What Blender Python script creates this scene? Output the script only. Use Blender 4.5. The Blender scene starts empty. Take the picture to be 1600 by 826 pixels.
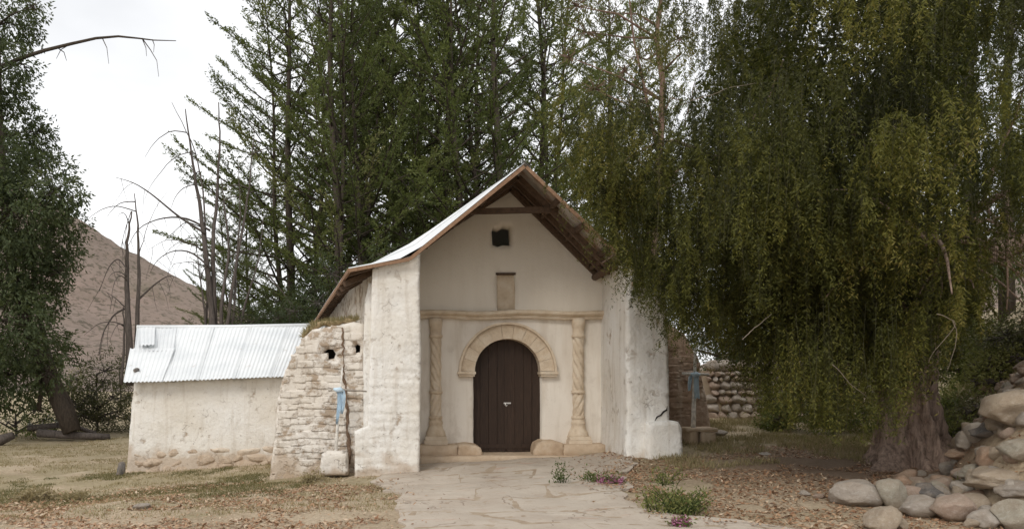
import bpy, bmesh, math, random
import numpy as np
from mathutils import Vector, Matrix
from mathutils.geometry import delaunay_2d_cdt

# ------------------------------------------------------------------ camera, sky, sun, exposure
SC = bpy.context.scene
COL = SC.collection
F = 1216.0            # focal length in photograph pixels (1600 wide)
VX, VY = 647.0, 600.0 # where the camera axis meets the photograph
EYE = 1.6
cam_data = bpy.data.cameras.new('camera')
cam = bpy.data.objects.new('camera', cam_data)
COL.objects.link(cam)
cam.location = (0, 0, EYE)
cam.rotation_euler = (math.radians(90), 0, 0)
cam_data.sensor_width = 36.0
cam_data.lens = 36.0 * F / 1600.0
cam_data.shift_x = (800 - VX) / 1600.0
cam_data.shift_y = (VY - 413) / 1600.0
cam_data.clip_end = 3000
SC.camera = cam

SUN_EL, SUN_AZ = 40.0, -152.0      # azimuth clockwise from +Y: behind the camera, to its left
world = bpy.data.worlds.new('World')
SC.world = world
world.use_nodes = True
wt = world.node_tree
wt.nodes.clear()
w_out = wt.nodes.new('ShaderNodeOutputWorld')
w_bg = wt.nodes.new('ShaderNodeBackground')
w_bg.inputs['Strength'].default_value = 0.1
w_sky = wt.nodes.new('ShaderNodeTexSky')
w_sky.sky_type = 'NISHITA'
w_sky.sun_disc = False
w_sky.sun_elevation = math.radians(SUN_EL)
w_sky.sun_rotation = math.radians(SUN_AZ)
w_tc = wt.nodes.new('ShaderNodeTexCoord')
w_map = wt.nodes.new('ShaderNodeMapping')
w_map.inputs['Scale'].default_value = (1.0, 1.0, 2.2)
w_no = wt.nodes.new('ShaderNodeTexNoise')
w_no.inputs['Scale'].default_value = 2.1
w_no.inputs['Detail'].default_value = 5
w_no.inputs['Roughness'].default_value = 0.5
w_rp = wt.nodes.new('ShaderNodeValToRGB')
w_rp.color_ramp.elements[0].position = 0.30
w_rp.color_ramp.elements[0].color = (7.9, 8.0, 8.2, 1)
w_rp.color_ramp.elements[1].position = 0.62
w_rp.color_ramp.elements[1].color = (11.6, 11.6, 11.6, 1)
w_mx = wt.nodes.new('ShaderNodeMixRGB')
w_mx.inputs['Fac'].default_value = 0.93
wt.links.new(w_tc.outputs['Generated'], w_map.inputs['Vector'])
wt.links.new(w_map.outputs['Vector'], w_no.inputs['Vector'])
wt.links.new(w_no.outputs['Fac'], w_rp.inputs['Fac'])
wt.links.new(w_sky.outputs['Color'], w_mx.inputs['Color1'])
wt.links.new(w_rp.outputs['Color'], w_mx.inputs['Color2'])
wt.links.new(w_mx.outputs['Color'], w_bg.inputs['Color'])
wt.links.new(w_bg.outputs['Background'], w_out.inputs['Surface'])

sun_data = bpy.data.lights.new('sun', 'SUN')
sun_data.energy = 1.0
sun_data.angle = math.radians(20)
sun_data.color = (1.0, 0.95, 0.87)
sun = bpy.data.objects.new('sun', sun_data)
COL.objects.link(sun)
_az, _el = math.radians(SUN_AZ), math.radians(SUN_EL)
sun_dir = Vector((math.sin(_az) * math.cos(_el), math.cos(_az) * math.cos(_el), math.sin(_el)))
sun.rotation_euler = sun_dir.to_track_quat('Z', 'Y').to_euler()
sun.location = sun_dir * 60

SC.view_settings.view_transform = 'Standard'
SC.view_settings.look = 'None'
SC.view_settings.exposure = 0.22
SC.view_settings.gamma = 1.0
SC.view_settings.use_curve_mapping = False
SC.cycles.max_bounces = 6
SC.cycles.transparent_max_bounces = 6
SC.cycles.use_denoising = True

# ------------------------------------------------------------------ numeric helpers
def at(px, py, y):
    """photograph pixel at distance y -> world point"""
    return ((px - VX) / F * y, y, EYE + (VY - py) / F * y)

def xz(px, py, y):
    p = at(px, py, y)
    return (p[0], p[2])

def _hash(ix, iy, iz, seed):
    n = (ix * 374761393 + iy * 668265263 + iz * 2147483647 + seed * 974634777) & 0xFFFFFFFF
    n = ((n ^ (n >> 13)) * 1274126177) & 0xFFFFFFFF
    n = n ^ (n >> 16)
    return (n & 0xFFFFFF) / float(0xFFFFFF)

def vnoise(P, seed=0):
    """value noise, P (N,3) -> (N,) in -1..1"""
    P = np.asarray(P, dtype=np.float64)
    i = np.floor(P).astype(np.int64)
    f = P - i
    u = f * f * (3 - 2 * f)
    r = 0
    for dx in (0, 1):
        wx = u[:, 0] if dx else 1 - u[:, 0]
        for dy in (0, 1):
            wy = u[:, 1] if dy else 1 - u[:, 1]
            for dz in (0, 1):
                wz = u[:, 2] if dz else 1 - u[:, 2]
                r = r + wx * wy * wz * _hash(i[:, 0] + dx, i[:, 1] + dy, i[:, 2] + dz, seed)
    return r * 2 - 1

def vec_noise(P, freq, amp, seed=0):
    P = np.asarray(P, float)
    return np.stack([vnoise(P * freq + 17.3 * k, seed + k) for k in range(3)], 1) * amp

def sstep(a, b, x):
    t = np.clip((np.asarray(x, float) - a) / (b - a), 0, 1)
    return t * t * (3 - 2 * t)

def inside(poly, pts):
    poly = np.asarray(poly); pts = np.asarray(pts)
    x, y = pts[:, 0], pts[:, 1]
    c = np.zeros(len(pts), bool)
    n = len(poly)
    for k in range(n):
        x0, y0 = poly[k]; x1, y1 = poly[(k + 1) % n]
        if y0 == y1:
            continue
        m = ((y0 > y) != (y1 > y)) & (x < (x1 - x0) * (y - y0) / (y1 - y0) + x0)
        c ^= m
    return c

# ------------------------------------------------------------------ object helpers
def link(name, me, mat=None, parent=None, smooth=True):
    if mat is not None:
        me.materials.append(mat)
    if smooth:
        me.polygons.foreach_set('use_smooth', np.ones(len(me.polygons), bool))
    o = bpy.data.objects.new(name, me)
    COL.objects.link(o)
    if parent is not None:
        o.parent = parent
        o.matrix_parent_inverse = Matrix.Translation(parent.location).inverted() if parent.parent is None else Matrix.Identity(4)
    return o

def mesh(name, V, Fc, mat=None, parent=None, smooth=True):
    me = bpy.data.meshes.new(name)
    me.from_pydata([tuple(v) for v in V], [], [tuple(int(i) for i in f) for f in Fc])
    me.update()
    return link(name, me, mat, parent, smooth)

def mesh_quads(name, V, mat, parent=None, attrs=None, smooth=False):
    """V (4N,3): N separate quads, quick path for foliage"""
    V = np.ascontiguousarray(V, dtype=np.float32)
    n = len(V) // 4
    me = bpy.data.meshes.new(name)
    me.vertices.add(4 * n)
    me.vertices.foreach_set('co', V.ravel())
    me.loops.add(4 * n)
    me.loops.foreach_set('vertex_index', np.arange(4 * n, dtype=np.int32))
    me.polygons.add(n)
    me.polygons.foreach_set('loop_start', np.arange(0, 4 * n, 4, dtype=np.int32))
    me.update(calc_edges=True)
    for k, a in (attrs or {}).items():
        at_ = me.attributes.new(k, 'FLOAT', 'POINT')
        at_.data.foreach_set('value', np.repeat(np.asarray(a, np.float32), 4))
    return link(name, me, mat, parent, smooth)

class MB:
    """collects pieces of ONE part"""
    def __init__(s):
        s.V = []; s.F = []; s.n = 0
    def add(s, V, Fc):
        V = np.asarray(V, float)
        s.V.append(V)
        s.F += [tuple(int(i) + s.n for i in f) for f in Fc]
        s.n += len(V)
        return s
    def box(s, x0, x1, y0, y1, z0, z1):
        V = [(x, y, z) for z in (z0, z1) for y in (y0, y1) for x in (x0, x1)]
        return s.add(V, [(0, 2, 3, 1), (4, 5, 7, 6), (0, 1, 5, 4), (2, 6, 7, 3), (0, 4, 6, 2), (1, 3, 7, 5)])
    def beam(s, a, b, w, h, up=(0, 0, 1)):
        a = Vector(a); b = Vector(b)
        d = (b - a).normalized(); side = d.cross(Vector(up)).normalized(); u = side.cross(d).normalized()
        V = []
        for p in (a, b):
            for i, j in ((-1, -1), (1, -1), (1, 1), (-1, 1)):
                V.append(p + side * (i * w / 2) + u * (j * h / 2))
        return s.add(V, [(0, 1, 2, 3), (7, 6, 5, 4), (0, 4, 5, 1), (1, 5, 6, 2), (2, 6, 7, 3), (3, 7, 4, 0)])
    def tube(s, pts, radii, sides=6):
        V, Fc = tube(pts, radii, sides)
        return s.add(V, Fc)
    def arr(s):
        return np.concatenate(s.V)
    def build(s, name, mat, parent=None, smooth=True):
        return mesh(name, s.arr(), s.F, mat, parent, smooth)

def tube(pts, radii, sides=6):
    P = np.asarray(pts, float)
    n = len(P)
    if np.isscalar(radii):
        radii = [radii] * n
    T = np.gradient(P, axis=0)
    T /= np.linalg.norm(T, axis=1)[:, None] + 1e-9
    ref = np.array([0.31, 0.87, 0.12]) if abs(T[0][2]) > 0.8 else np.array([0, 0, 1.0])
    V = []
    u = np.cross(T[0], ref); u /= np.linalg.norm(u) + 1e-9
    for k in range(n):
        u = u - T[k] * np.dot(u, T[k]); u /= np.linalg.norm(u) + 1e-9
        w = np.cross(T[k], u)
        for j in range(sides):
            a = 2 * math.pi * j / sides
            V.append(P[k] + radii[k] * (math.cos(a) * u + math.sin(a) * w))
    Fc = []
    for k in range(n - 1):
        for j in range(sides):
            j2 = (j + 1) % sides
            Fc.append((k * sides + j, k * sides + j2, (k + 1) * sides + j2, (k + 1) * sides + j))
    Fc.append(tuple(range(sides - 1, -1, -1)))
    Fc.append(tuple((n - 1) * sides + j for j in range(sides)))
    return np.array(V), Fc

def empty(name, loc):
    o = bpy.data.objects.new(name, None)
    o.empty_display_size = 0.2
    COL.objects.link(o)
    o.location = loc
    return o

def tag(o, label, cat, group=None):
    o['label'] = label; o['category'] = cat
    if group:
        o['group'] = group
    return o

def place(o, name, parent, loc, rot=(0, 0, 0), scale=(1, 1, 1)):
    """a new object sharing the mesh of o"""
    c = bpy.data.objects.new(name, o)
    COL.objects.link(c)
    c.location = loc; c.rotation_euler = rot; c.scale = scale
    if parent is not None:
        c.parent = parent
        c.matrix_parent_inverse = Matrix.Translation(parent.location).inverted() if parent.parent is None else Matrix.Identity(4)
    return c

# ------------------------------------------------------------------ material helpers
class NT:
    def __init__(s, name):
        s.m = bpy.data.materials.new(name)
        s.m.use_nodes = True
        s.t = s.m.node_tree
        s.t.nodes.clear()
        s.out = s.n('ShaderNodeOutputMaterial')
        s.b = s.n('ShaderNodeBsdfPrincipled')
        s.b.inputs['Specular IOR Level'].default_value = 0.25
        s.l(s.b.outputs[0], s.out.inputs['Surface'])
        s.tc = s.n('ShaderNodeTexCoord')
        s.pos = s.n('ShaderNodeNewGeometry').outputs['Position']
    def n(s, t, **kw):
        nd = s.t.nodes.new(t)
        for k, v in kw.items():
            setattr(nd, k, v)
        return nd
    def l(s, a, b):
        s.t.links.new(a, b)
    def noise(s, scale, detail=4, rough=0.55, vec=None, sc3=None, off=0.0):
        v = vec if vec is not None else s.pos
        if sc3 is not None or off:
            mp = s.n('ShaderNodeMapping')
            mp.inputs['Scale'].default_value = sc3 or (1, 1, 1)
            mp.inputs['Location'].default_value = (off, off * 0.7, off * 1.3)
            s.l(v, mp.inputs['Vector']); v = mp.outputs[0]
        nd = s.n('ShaderNodeTexNoise')
        nd.inputs['Scale'].default_value = scale
        nd.inputs['Detail'].default_value = detail
        nd.inputs['Roughness'].default_value = rough
        s.l(v, nd.inputs['Vector'])
        return nd.outputs['Fac']
    def ramp(s, fac, stops):
        r = s.n('ShaderNodeValToRGB')
        e = r.color_ramp.elements
        while len(e) < len(stops):
            e.new(0.5)
        for k, (p, c) in enumerate(stops):
            e[k].position = p
            e[k].color = (c, c, c, 1) if np.isscalar(c) else (*c, 1)
        s.l(fac, r.inputs['Fac'])
        return r.outputs['Color']
    def mix(s, fac, a, b, mode='MIX'):
        m = s.n('ShaderNodeMixRGB', blend_type=mode)
        for sock, v in ((m.inputs['Fac'], fac), (m.inputs['Color1'], a), (m.inputs['Color2'], b)):
            if isinstance(v, bpy.types.NodeSocket):
                s.l(v, sock)
            elif np.isscalar(v):
                sock.default_value = v if sock.name == 'Fac' else (v, v, v, 1)
            else:
                sock.default_value = (*v, 1)
        return m.outputs[0]
    def math(s, op, a, b=0.0):
        m = s.n('ShaderNodeMath', operation=op)
        for sock, v in ((m.inputs[0], a), (m.inputs[1], b)):
            if isinstance(v, bpy.types.NodeSocket):
                s.l(v, sock)
            else:
                sock.default_value = v
        return m.outputs[0]
    def z(s):
        sp = s.n('ShaderNodeSeparateXYZ')
        s.l(s.pos, sp.inputs[0])
        return sp.outputs
    def rnd(s):
        return s.n('ShaderNodeObjectInfo').outputs['Random']
    def fin(s, col, rough=0.9, bump=None, strength=0.4, dist=0.02):
        if isinstance(col, bpy.types.NodeSocket):
            s.l(col, s.b.inputs['Base Color'])
        else:
            s.b.inputs['Base Color'].default_value = (*col, 1)
        if isinstance(rough, bpy.types.NodeSocket):
            s.l(rough, s.b.inputs['Roughness'])
        else:
            s.b.inputs['Roughness'].default_value = rough
        if bump is not None:
            bp = s.n('ShaderNodeBump')
            bp.inputs['Strength'].default_value = strength
            bp.inputs['Distance'].default_value = dist
            s.l(bump, bp.inputs['Height'])
            s.l(bp.outputs[0], s.b.inputs['Normal'])
        return s.m

def m_whitewash(name, white=(0.83, 0.81, 0.77), worn=0.55, dirt_top=0.75, adobe=(0.40, 0.30, 0.21)):
    t = NT(name)
    big = t.noise(1.1, 4, off=3.1)
    fine = t.noise(7.0, 6, 0.62, off=9.0)
    col = t.mix(t.ramp(big, [(0.35, 0.0), (0.7, 1.0)]), white, tuple(c * k for c, k in zip(white, (0.90, 0.865, 0.81))))
    # rain streaks
    st = t.noise(3.2, 4, 0.6, sc3=(2.2, 2.2, 0.22), off=21)
    col = t.mix(t.ramp(st, [(0.52, 0.0), (0.74, 0.55)]), col, (0.52, 0.45, 0.365))
    # worn patches where the lime wash has gone
    w = t.math('ADD', t.math('MULTIPLY', fine, 0.6), t.math('MULTIPLY', t.noise(2.0, 3, off=40), 0.4))
    col = t.mix(t.ramp(w, [(worn - 0.05, 0.0), (worn - 0.02, 0.30), (worn, 0.30), (worn + 0.025, 0.85)]), col, adobe)
    pit = t.noise(21.0, 3, 0.5, off=77)
    col = t.mix(t.ramp(pit, [(0.715, 0.0), (0.745, 0.7)]), col, tuple(0.55 * x for x in adobe))
    # hairline cracks in the wash, only here and there
    vo = t.n('ShaderNodeTexVoronoi', feature='DISTANCE_TO_EDGE')
    vo.inputs['Scale'].default_value = 3.4
    wv = t.n('ShaderNodeMixRGB'); wv.inputs['Fac'].default_value = 0.35
    nz = t.n('ShaderNodeTexNoise'); nz.inputs['Scale'].default_value = 5.0; nz.inputs['Detail'].default_value = 5
    t.l(t.pos, nz.inputs['Vector']); t.l(t.pos, wv.inputs['Color1']); t.l(nz.outputs['Color'], wv.inputs['Color2'])
    t.l(wv.outputs[0], vo.inputs['Vector'])
    line = t.ramp(vo.outputs['Distance'], [(0.006, 1.0), (0.016, 0.0)])
    only = t.ramp(t.noise(1.7, 4, off=51), [(0.57, 0.0), (0.66, 0.6)])
    crack = t.mix(1.0, line, only, 'MULTIPLY')
    col = t.mix(crack, col, (0.22, 0.165, 0.12))
    # grey algae blotches
    col = t.mix(t.ramp(t.noise(2.3, 6, 0.7, off=61), [(0.56, 0.0), (0.70, 0.35)]), col, (0.47, 0.43, 0.37))
    # splashed earth near the foot
    z = t.z()[2]
    lo = t.math('ADD', t.math('MULTIPLY', z, -1.0 / dirt_top), t.math('MULTIPLY', t.noise(2.6, 5, off=5), 1.9))
    col = t.mix(t.ramp(lo, [(0.52, 0.0), (0.95, 0.72)]), col, (0.47, 0.36, 0.26))
    sp = t.noise(38.0, 2, 0.5, off=2)
    col = t.mix(t.ramp(sp, [(0.66, 0.0), (0.74, 0.35)]), col, (0.36, 0.29, 0.22))
    bm = t.math('ADD', t.noise(14, 6, 0.65), t.math('MULTIPLY', t.noise(3.5, 4, off=8), 0.8))
    bm = t.math('SUBTRACT', bm, t.math('MULTIPLY', crack, 0.5))
    bm = t.math('SUBTRACT', bm, t.ramp(pit, [(0.70, 0.0), (0.75, 0.6)]))
    bm = t.math('SUBTRACT', bm, t.ramp(w, [(worn - 0.05, 0.0), (worn + 0.02, 0.5)]))
    return t.fin(col, 0.95, bm, 0.8, 0.03)

def m_plaster(name):
    t = NT(name)
    big = t.noise(0.9, 4, off=6)
    col = t.mix(t.ramp(big, [(0.3, 0.0), (0.75, 1.0)]), (0.82, 0.765, 0.685), (0.74, 0.68, 0.60))
    st = t.noise(2.6, 5, 0.6, sc3=(2.0, 2.0, 0.3), off=13)
    col = t.mix(t.ramp(st, [(0.46, 0.0), (0.74, 0.6)]), col, (0.55, 0.47, 0.375))
    col = t.mix(t.ramp(t.noise(1.5, 6, 0.7, off=44), [(0.55, 0.0), (0.64, 0.35)]), col, (0.56, 0.49, 0.41))
    z = t.z()[2]
    lo = t.math('ADD', t.math('MULTIPLY', z, -1.1), t.math('MULTIPLY', t.noise(3, 4), 1.6))
    col = t.mix(t.ramp(lo, [(0.35, 0.0), (0.9, 0.55)]), col, (0.50, 0.38, 0.27))
    # above the cornice a separate tone, lightened to offset the roof's shade
    up = t.math('ADD', z, t.math('MULTIPLY', t.noise(3, 3, off=2), 0.25))
    col = t.mix(t.ramp(t.math('SUBTRACT', up, 2.7), [(0.4, 0.0), (0.6, 0.75)]), col, (0.80, 0.735, 0.635))
    sp = t.noise(30.0, 3, 0.5, off=2)
    col = t.mix(t.ramp(sp, [(0.66, 0.0), (0.76, 0.35)]), col, (0.42, 0.34, 0.26))
    return t.fin(col, 0.95, t.noise(9, 5, 0.6), 0.3, 0.02)

def m_stone(name, a=(0.52, 0.40, 0.27), b=(0.38, 0.28, 0.18), c=(0.62, 0.53, 0.41), bump=0.5, scale=4.0):
    t = NT(name)
    n1 = t.noise(scale, 5, 0.6)
    col = t.ramp(n1, [(0.3, b), (0.5, a), (0.72, c)])
    r = t.rnd()
    col = t.mix(t.math('MULTIPLY', r, 0.35), col, c)
    col = t.mix(t.ramp(t.noise(scale * 7, 3), [(0.62, 0.0), (0.75, 0.4)]), col, tuple(k * 0.6 for k in b))
    return t.fin(col, 0.9, t.noise(scale * 5, 6, 0.65), bump, 0.02)

def m_boulder(name, a, b):
    """a river stone: its own colour, lichen and mineral speckle"""
    t = NT(name)
    oc = t.tc.outputs['Object']
    n1 = t.noise(3.2, 7, 0.65, vec=oc)
    col = t.ramp(n1, [(0.28, b), (0.7, a)])
    col = t.mix(t.ramp(t.noise(9, 6, 0.7, vec=oc, off=5), [(0.50, 0.0), (0.64, 0.6)]), col, tuple(0.85 * x + 0.14 for x in a))
    col = t.mix(t.ramp(t.noise(1.6, 5, vec=oc, off=14), [(0.42, 0.0), (0.64, 0.5)]), col, (0.38, 0.30, 0.225))
    col = t.mix(t.ramp(t.noise(34, 4, 0.6, vec=oc, off=1), [(0.58, 0.0), (0.68, 0.5)]), col, tuple(x * 0.5 for x in b))
    hgt = t.math('ADD', t.noise(7, 9, 0.72, vec=oc), t.math('MULTIPLY', t.noise(40, 5, 0.7, vec=oc, off=3), 0.5))
    return t.fin(col, 0.92, hgt, 0.8, 0.05)

def m_wood(name, a, b, rough=0.75, along=(9, 9, 0.8)):
    t = NT(name)
    g = t.noise(5.0, 6, 0.6, sc3=along)
    col = t.ramp(g, [(0.3, b), (0.68, a)])
    col = t.mix(t.math('MULTIPLY', t.rnd(), 0.3), col, tuple(x * 0.6 for x in b))
    return t.fin(col, rough, g, 0.35, 0.01)

def m_metal(name):
    t = NT(name)
    n1 = t.noise(1.6, 4, off=2)
    col = t.ramp(n1, [(0.3, (0.70, 0.72, 0.73)), (0.7, (0.82, 0.83, 0.83))])
    rs = t.noise(5.0, 6, 0.68, off=31)
    col = t.mix(t.ramp(rs, [(0.63, 0.0), (0.74, 0.45)]), col, (0.36, 0.25, 0.17))
    col = t.mix(t.math('MULTIPLY', t.rnd(), 0.16), col, (0.52, 0.54, 0.55))
    t.b.inputs['Metallic'].default_value = 0.25
    return t.fin(col, 0.5)

def m_rusty(name):
    t = NT(name)
    n1 = t.noise(2.5, 6, 0.65, off=2)
    col = t.ramp(n1, [(0.36, (0.46, 0.44, 0.41)), (0.52, (0.38, 0.32, 0.27)), (0.68, (0.26, 0.14, 0.08))])
    t.b.inputs['Metallic'].default_value = 0.2
    return t.fin(col, 0.65)

def m_leaf(name, stops, trans=0.28, tcol=(0.16, 0.20, 0.03), vary=0.0):
    t = NT(name)
    at_ = t.n('ShaderNodeAttribute', attribute_name='tint')
    col = t.ramp(t.math('ADD', at_.outputs['Fac'], t.math('MULTIPLY', t.math('SUBTRACT', t.rnd(), 0.5), vary)), stops)
    t.l(col, t.b.inputs['Base Color'])
    t.b.inputs['Roughness'].default_value = 0.62
    t.b.inputs['Specular IOR Level'].default_value = 0.3
    tr = t.n('ShaderNodeBsdfTranslucent')
    t.l(t.mix(0.6, col, tcol), tr.inputs['Color'])
    ms = t.n('ShaderNodeMixShader')
    ms.inputs[0].default_value = trans
    t.l(t.b.outputs[0], ms.inputs[1]); t.l(tr.outputs[0], ms.inputs[2])
    t.l(ms.outputs[0], t.out.inputs['Surface'])
    return t.m

def m_bark(name, a, b, sc=(6, 6, 1.2)):
    t = NT(name)
    g = t.noise(3.0, 7, 0.68, sc3=sc)
    col = t.ramp(g, [(0.33, b), (0.66, a)])
    return t.fin(col, 0.92, g, 0.9, 0.05)

def m_plain(name, col, rough=0.8, vary=0.12, scale=12, metal=0.0):
    t = NT(name)
    c = t.mix(t.ramp(t.noise(scale, 4), [(0.35, 0.0), (0.65, 1.0)]), tuple(x * (1 - vary) for x in col), tuple(min(1, x * (1 + vary)) for x in col))
    t.b.inputs['Metallic'].default_value = metal
    return t.fin(c, rough, t.noise(scale * 3, 3), 0.15, 0.01)

# ------------------------------------------------------------------ the lie of the land
TOE_Y = [-60, 6, 8.6, 9.6, 11, 12.6, 14, 20, 30, 60, 300]
TOE_X = [30, 8.4, 6.9, 6.8, 7.35, 8.75, 9.7, 13.2, 19, 33, 120]
def ground_base(x, y):
    x = np.asarray(x, float); y = np.asarray(y, float)
    h = 0.06 * np.clip(x, -7.5, 6) * sstep(7, 14, y) * (1 - 0.6 * sstep(22, 34, y))
    h = h + np.clip(0.055 * np.maximum(0, y - 13.5), 0, 0.42) * sstep(3, 6.5, x)
    b = np.maximum(0, x - np.interp(y, TOE_Y, TOE_X))
    h = h + 7.0 * (1 - np.exp(-b / 5.2)) * sstep(0, 0.5, b) * sstep(4, 8.5, y)
    h = h + 0.012 * np.maximum(0, y - 40) * (1 - sstep(200, 500, y)) * 0.4
    return h
def ground_z(x, y):
    x = np.atleast_1d(np.asarray(x, float)); y = np.atleast_1d(np.asarray(y, float))
    P = np.stack([x.ravel(), y.ravel(), 0 * x.ravel()], 1)
    r = 0.045 * vnoise(P * 0.7, 5) + 0.018 * vnoise(P * 2.3, 6) + 0.007 * vnoise(P * 6.1, 8)
    return ground_base(x, y) + r.reshape(x.shape)
def gz(x, y):
    return float(ground_z(x, y)[0])
def hit(px, py, y0=7.0, y1=60.0):
    """where the sight line through a photograph pixel meets the ground"""
    ys = np.linspace(y0, y1, 2500)
    xs = (px - VX) / F * ys
    zs = EYE + (VY - py) / F * ys
    d = zs - ground_z(xs, ys)
    k = np.argmax(d < 0) if (d < 0).any() else len(ys) - 1
    return (xs[k], ys[k], float(ground_z(xs[k], ys[k])[0]))

def path_left(y):
    return np.interp(y, [6, 8.6, 10, 11.5, 12.6, 13.6, 14.2, 15.3], [-0.3, -0.12, -0.28, -0.22, -0.62, -0.75, -0.45, -0.1])
def path_right(y):
    return np.interp(y, [6, 8.3, 8.8, 9.3, 10, 11.2, 12.6, 13.6, 14.6, 15.3], [4.5, 4.6, 3.4, 2.75, 2.75, 3.05, 3.3, 3.9, 4.0, 3.8])

def m_ground():
    t = NT('dry_earth')
    p = t.pos
    n1 = t.noise(0.55, 5, 0.6, off=4)
    col = t.ramp(n1, [(0.3, (0.40, 0.315, 0.215)), (0.52, (0.49, 0.39, 0.27)), (0.7, (0.55, 0.45, 0.325))])
    xyz = t.z()
    # green-grey turf where the grass grows thin
    g = t.math('ADD', t.noise(0.9, 5, 0.65, off=12), t.math('MULTIPLY', t.ramp(t.math('MULTIPLY', xyz[1], 0.05), [(0.5, 0.0), (0.68, 0.16)]), 1.0))
    col = t.mix(t.ramp(g, [(0.54, 0.0), (0.68, 0.5)]), col, (0.25, 0.225, 0.11))
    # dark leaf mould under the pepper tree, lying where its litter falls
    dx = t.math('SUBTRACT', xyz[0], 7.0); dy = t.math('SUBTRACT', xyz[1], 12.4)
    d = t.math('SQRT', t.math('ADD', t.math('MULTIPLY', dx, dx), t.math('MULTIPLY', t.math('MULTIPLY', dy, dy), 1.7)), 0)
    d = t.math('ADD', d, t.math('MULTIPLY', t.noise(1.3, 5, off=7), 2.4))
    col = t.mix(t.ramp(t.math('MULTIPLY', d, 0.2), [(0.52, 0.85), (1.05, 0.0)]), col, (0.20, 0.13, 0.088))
    fine = t.noise(16, 6, 0.7)
    col = t.mix(t.ramp(fine, [(0.35, 0.5), (0.6, 0.0)]), col, (0.16, 0.11, 0.07))
    col = t.mix(t.ramp(t.noise(45, 3, off=3), [(0.6, 0.0), (0.72, 0.5)]), col, (0.5, 0.42, 0.31))
    return t.fin(col, 0.97, t.noise(22, 7, 0.7), 0.7, 0.04)

def nonuni(segs):
    out = []
    for a, b, st in segs:
        out += list(np.arange(a, b - 1e-6, st))
    out.append(segs[-1][1])
    return np.array(out)

def build_ground():
    gx = nonuni([(-700, -100, 60), (-100, -30, 7), (-30, -12, 1.0), (-12, 14, 0.14), (14, 30, 0.8), (30, 100, 7), (100, 700, 60)])
    gy = nonuni([(-80, 0, 10), (0, 7, 0.7), (7, 18, 0.14), (18, 40, 0.5), (40, 120, 5), (120, 900, 40)])
    X, Y = np.meshgrid(gx, gy)
    Z = ground_z(X, Y)
    V = np.stack([X.ravel(), Y.ravel(), Z.ravel()], 1)
    nx, ny = len(gx), len(gy)
    i = np.arange(ny - 1)[:, None] * nx + np.arange(nx - 1)[None, :]
    Fc = np.stack([i, i + 1, i + 1 + nx, i + nx], -1).reshape(-1, 4)
    me = bpy.data.meshes.new('ground')
    me.vertices.add(len(V)); me.vertices.foreach_set('co', V.astype(np.float32).ravel())
    me.loops.add(Fc.size); me.loops.foreach_set('vertex_index', Fc.astype(np.int32).ravel())
    me.polygons.add(len(Fc)); me.polygons.foreach_set('loop_start', np.arange(0, Fc.size, 4, dtype=np.int32))
    me.update(calc_edges=True)
    o = link('ground', me, m_ground())
    o['kind'] = 'structure'
    return o
build_ground()

def build_hill(name, x_edge, sgn, slope, y0, y1, seed):
    gx = np.linspace(0, 420, 260); gy = np.linspace(y0, y1 + 160, 180)
    A, Y = np.meshgrid(gx, gy)
    P = np.stack([A.ravel(), Y.ravel(), 0 * A.ravel()], 1)
    gul = (vnoise(P * np.array([0.012, 0.03, 1]), seed) * 0.55 + vnoise(P * np.array([0.04, 0.07, 1]), seed + 1) * 0.25 + vnoise(P * 0.16, seed + 2) * 0.12 + vnoise(P * 0.45, seed + 4) * 0.06).reshape(A.shape)
    s = np.clip((Y - y0) / (y1 - y0), 0, 1.0)
    H = A * slope * (s ** 1.15) * (1 + 0.30 * gul * (1 - sstep(0.75, 1.0, s) * 0.6)) - 1.5
    H = np.where(Y > y1, H - (Y - y1) * 0.25, H)
    V = np.stack([(x_edge + sgn * A).ravel(), Y.ravel(), H.ravel()], 1)
    nx, ny = len(gx), len(gy)
    Fc = [(j * nx + i, j * nx + i + 1, (j + 1) * nx + i + 1, (j + 1) * nx + i) for j in range(ny - 1) for i in range(nx - 1)]
    if sgn < 0:
        Fc = [f[::-1] for f in Fc]
    t = NT(name + '_soil')
    n1 = t.noise(0.018, 6, 0.6, sc3=(1, 0.6, 1.6))
    col = t.ramp(n1, [(0.3, (0.36, 0.285, 0.235)), (0.5, (0.44, 0.345, 0.285)), (0.66, (0.53, 0.39, 0.325))])
    n2 = t.noise(0.06, 5, 0.65, off=6)
    col = t.mix(t.ramp(n2, [(0.52, 0.0), (0.64, 0.5)]), col, (0.26, 0.225, 0.15))
    n3 = t.noise(0.55, 4, 0.6, off=2)
    col = t.mix(t.ramp(n3, [(0.52, 0.0), (0.58, 0.7)]), col, (0.15, 0.135, 0.09))
    col = t.mix(t.ramp(t.noise(0.05, 5, 0.6, sc3=(3.0, 3.0, 0.5), off=11), [(0.5, 0.0), (0.62, 0.6)]), col, (0.44, 0.34, 0.28))
    m = t.fin(col, 0.97, t.noise(0.25, 9, 0.75), 1.0, 5.0)
    o = mesh(name, V, Fc, m)
    o['kind'] = 'structure'
    return o
build_hill('hill', -5, -1, 0.545, 120, 300, 3)
build_hill('hill', 95, 1, 0.42, 120, 330, 11)
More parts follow.
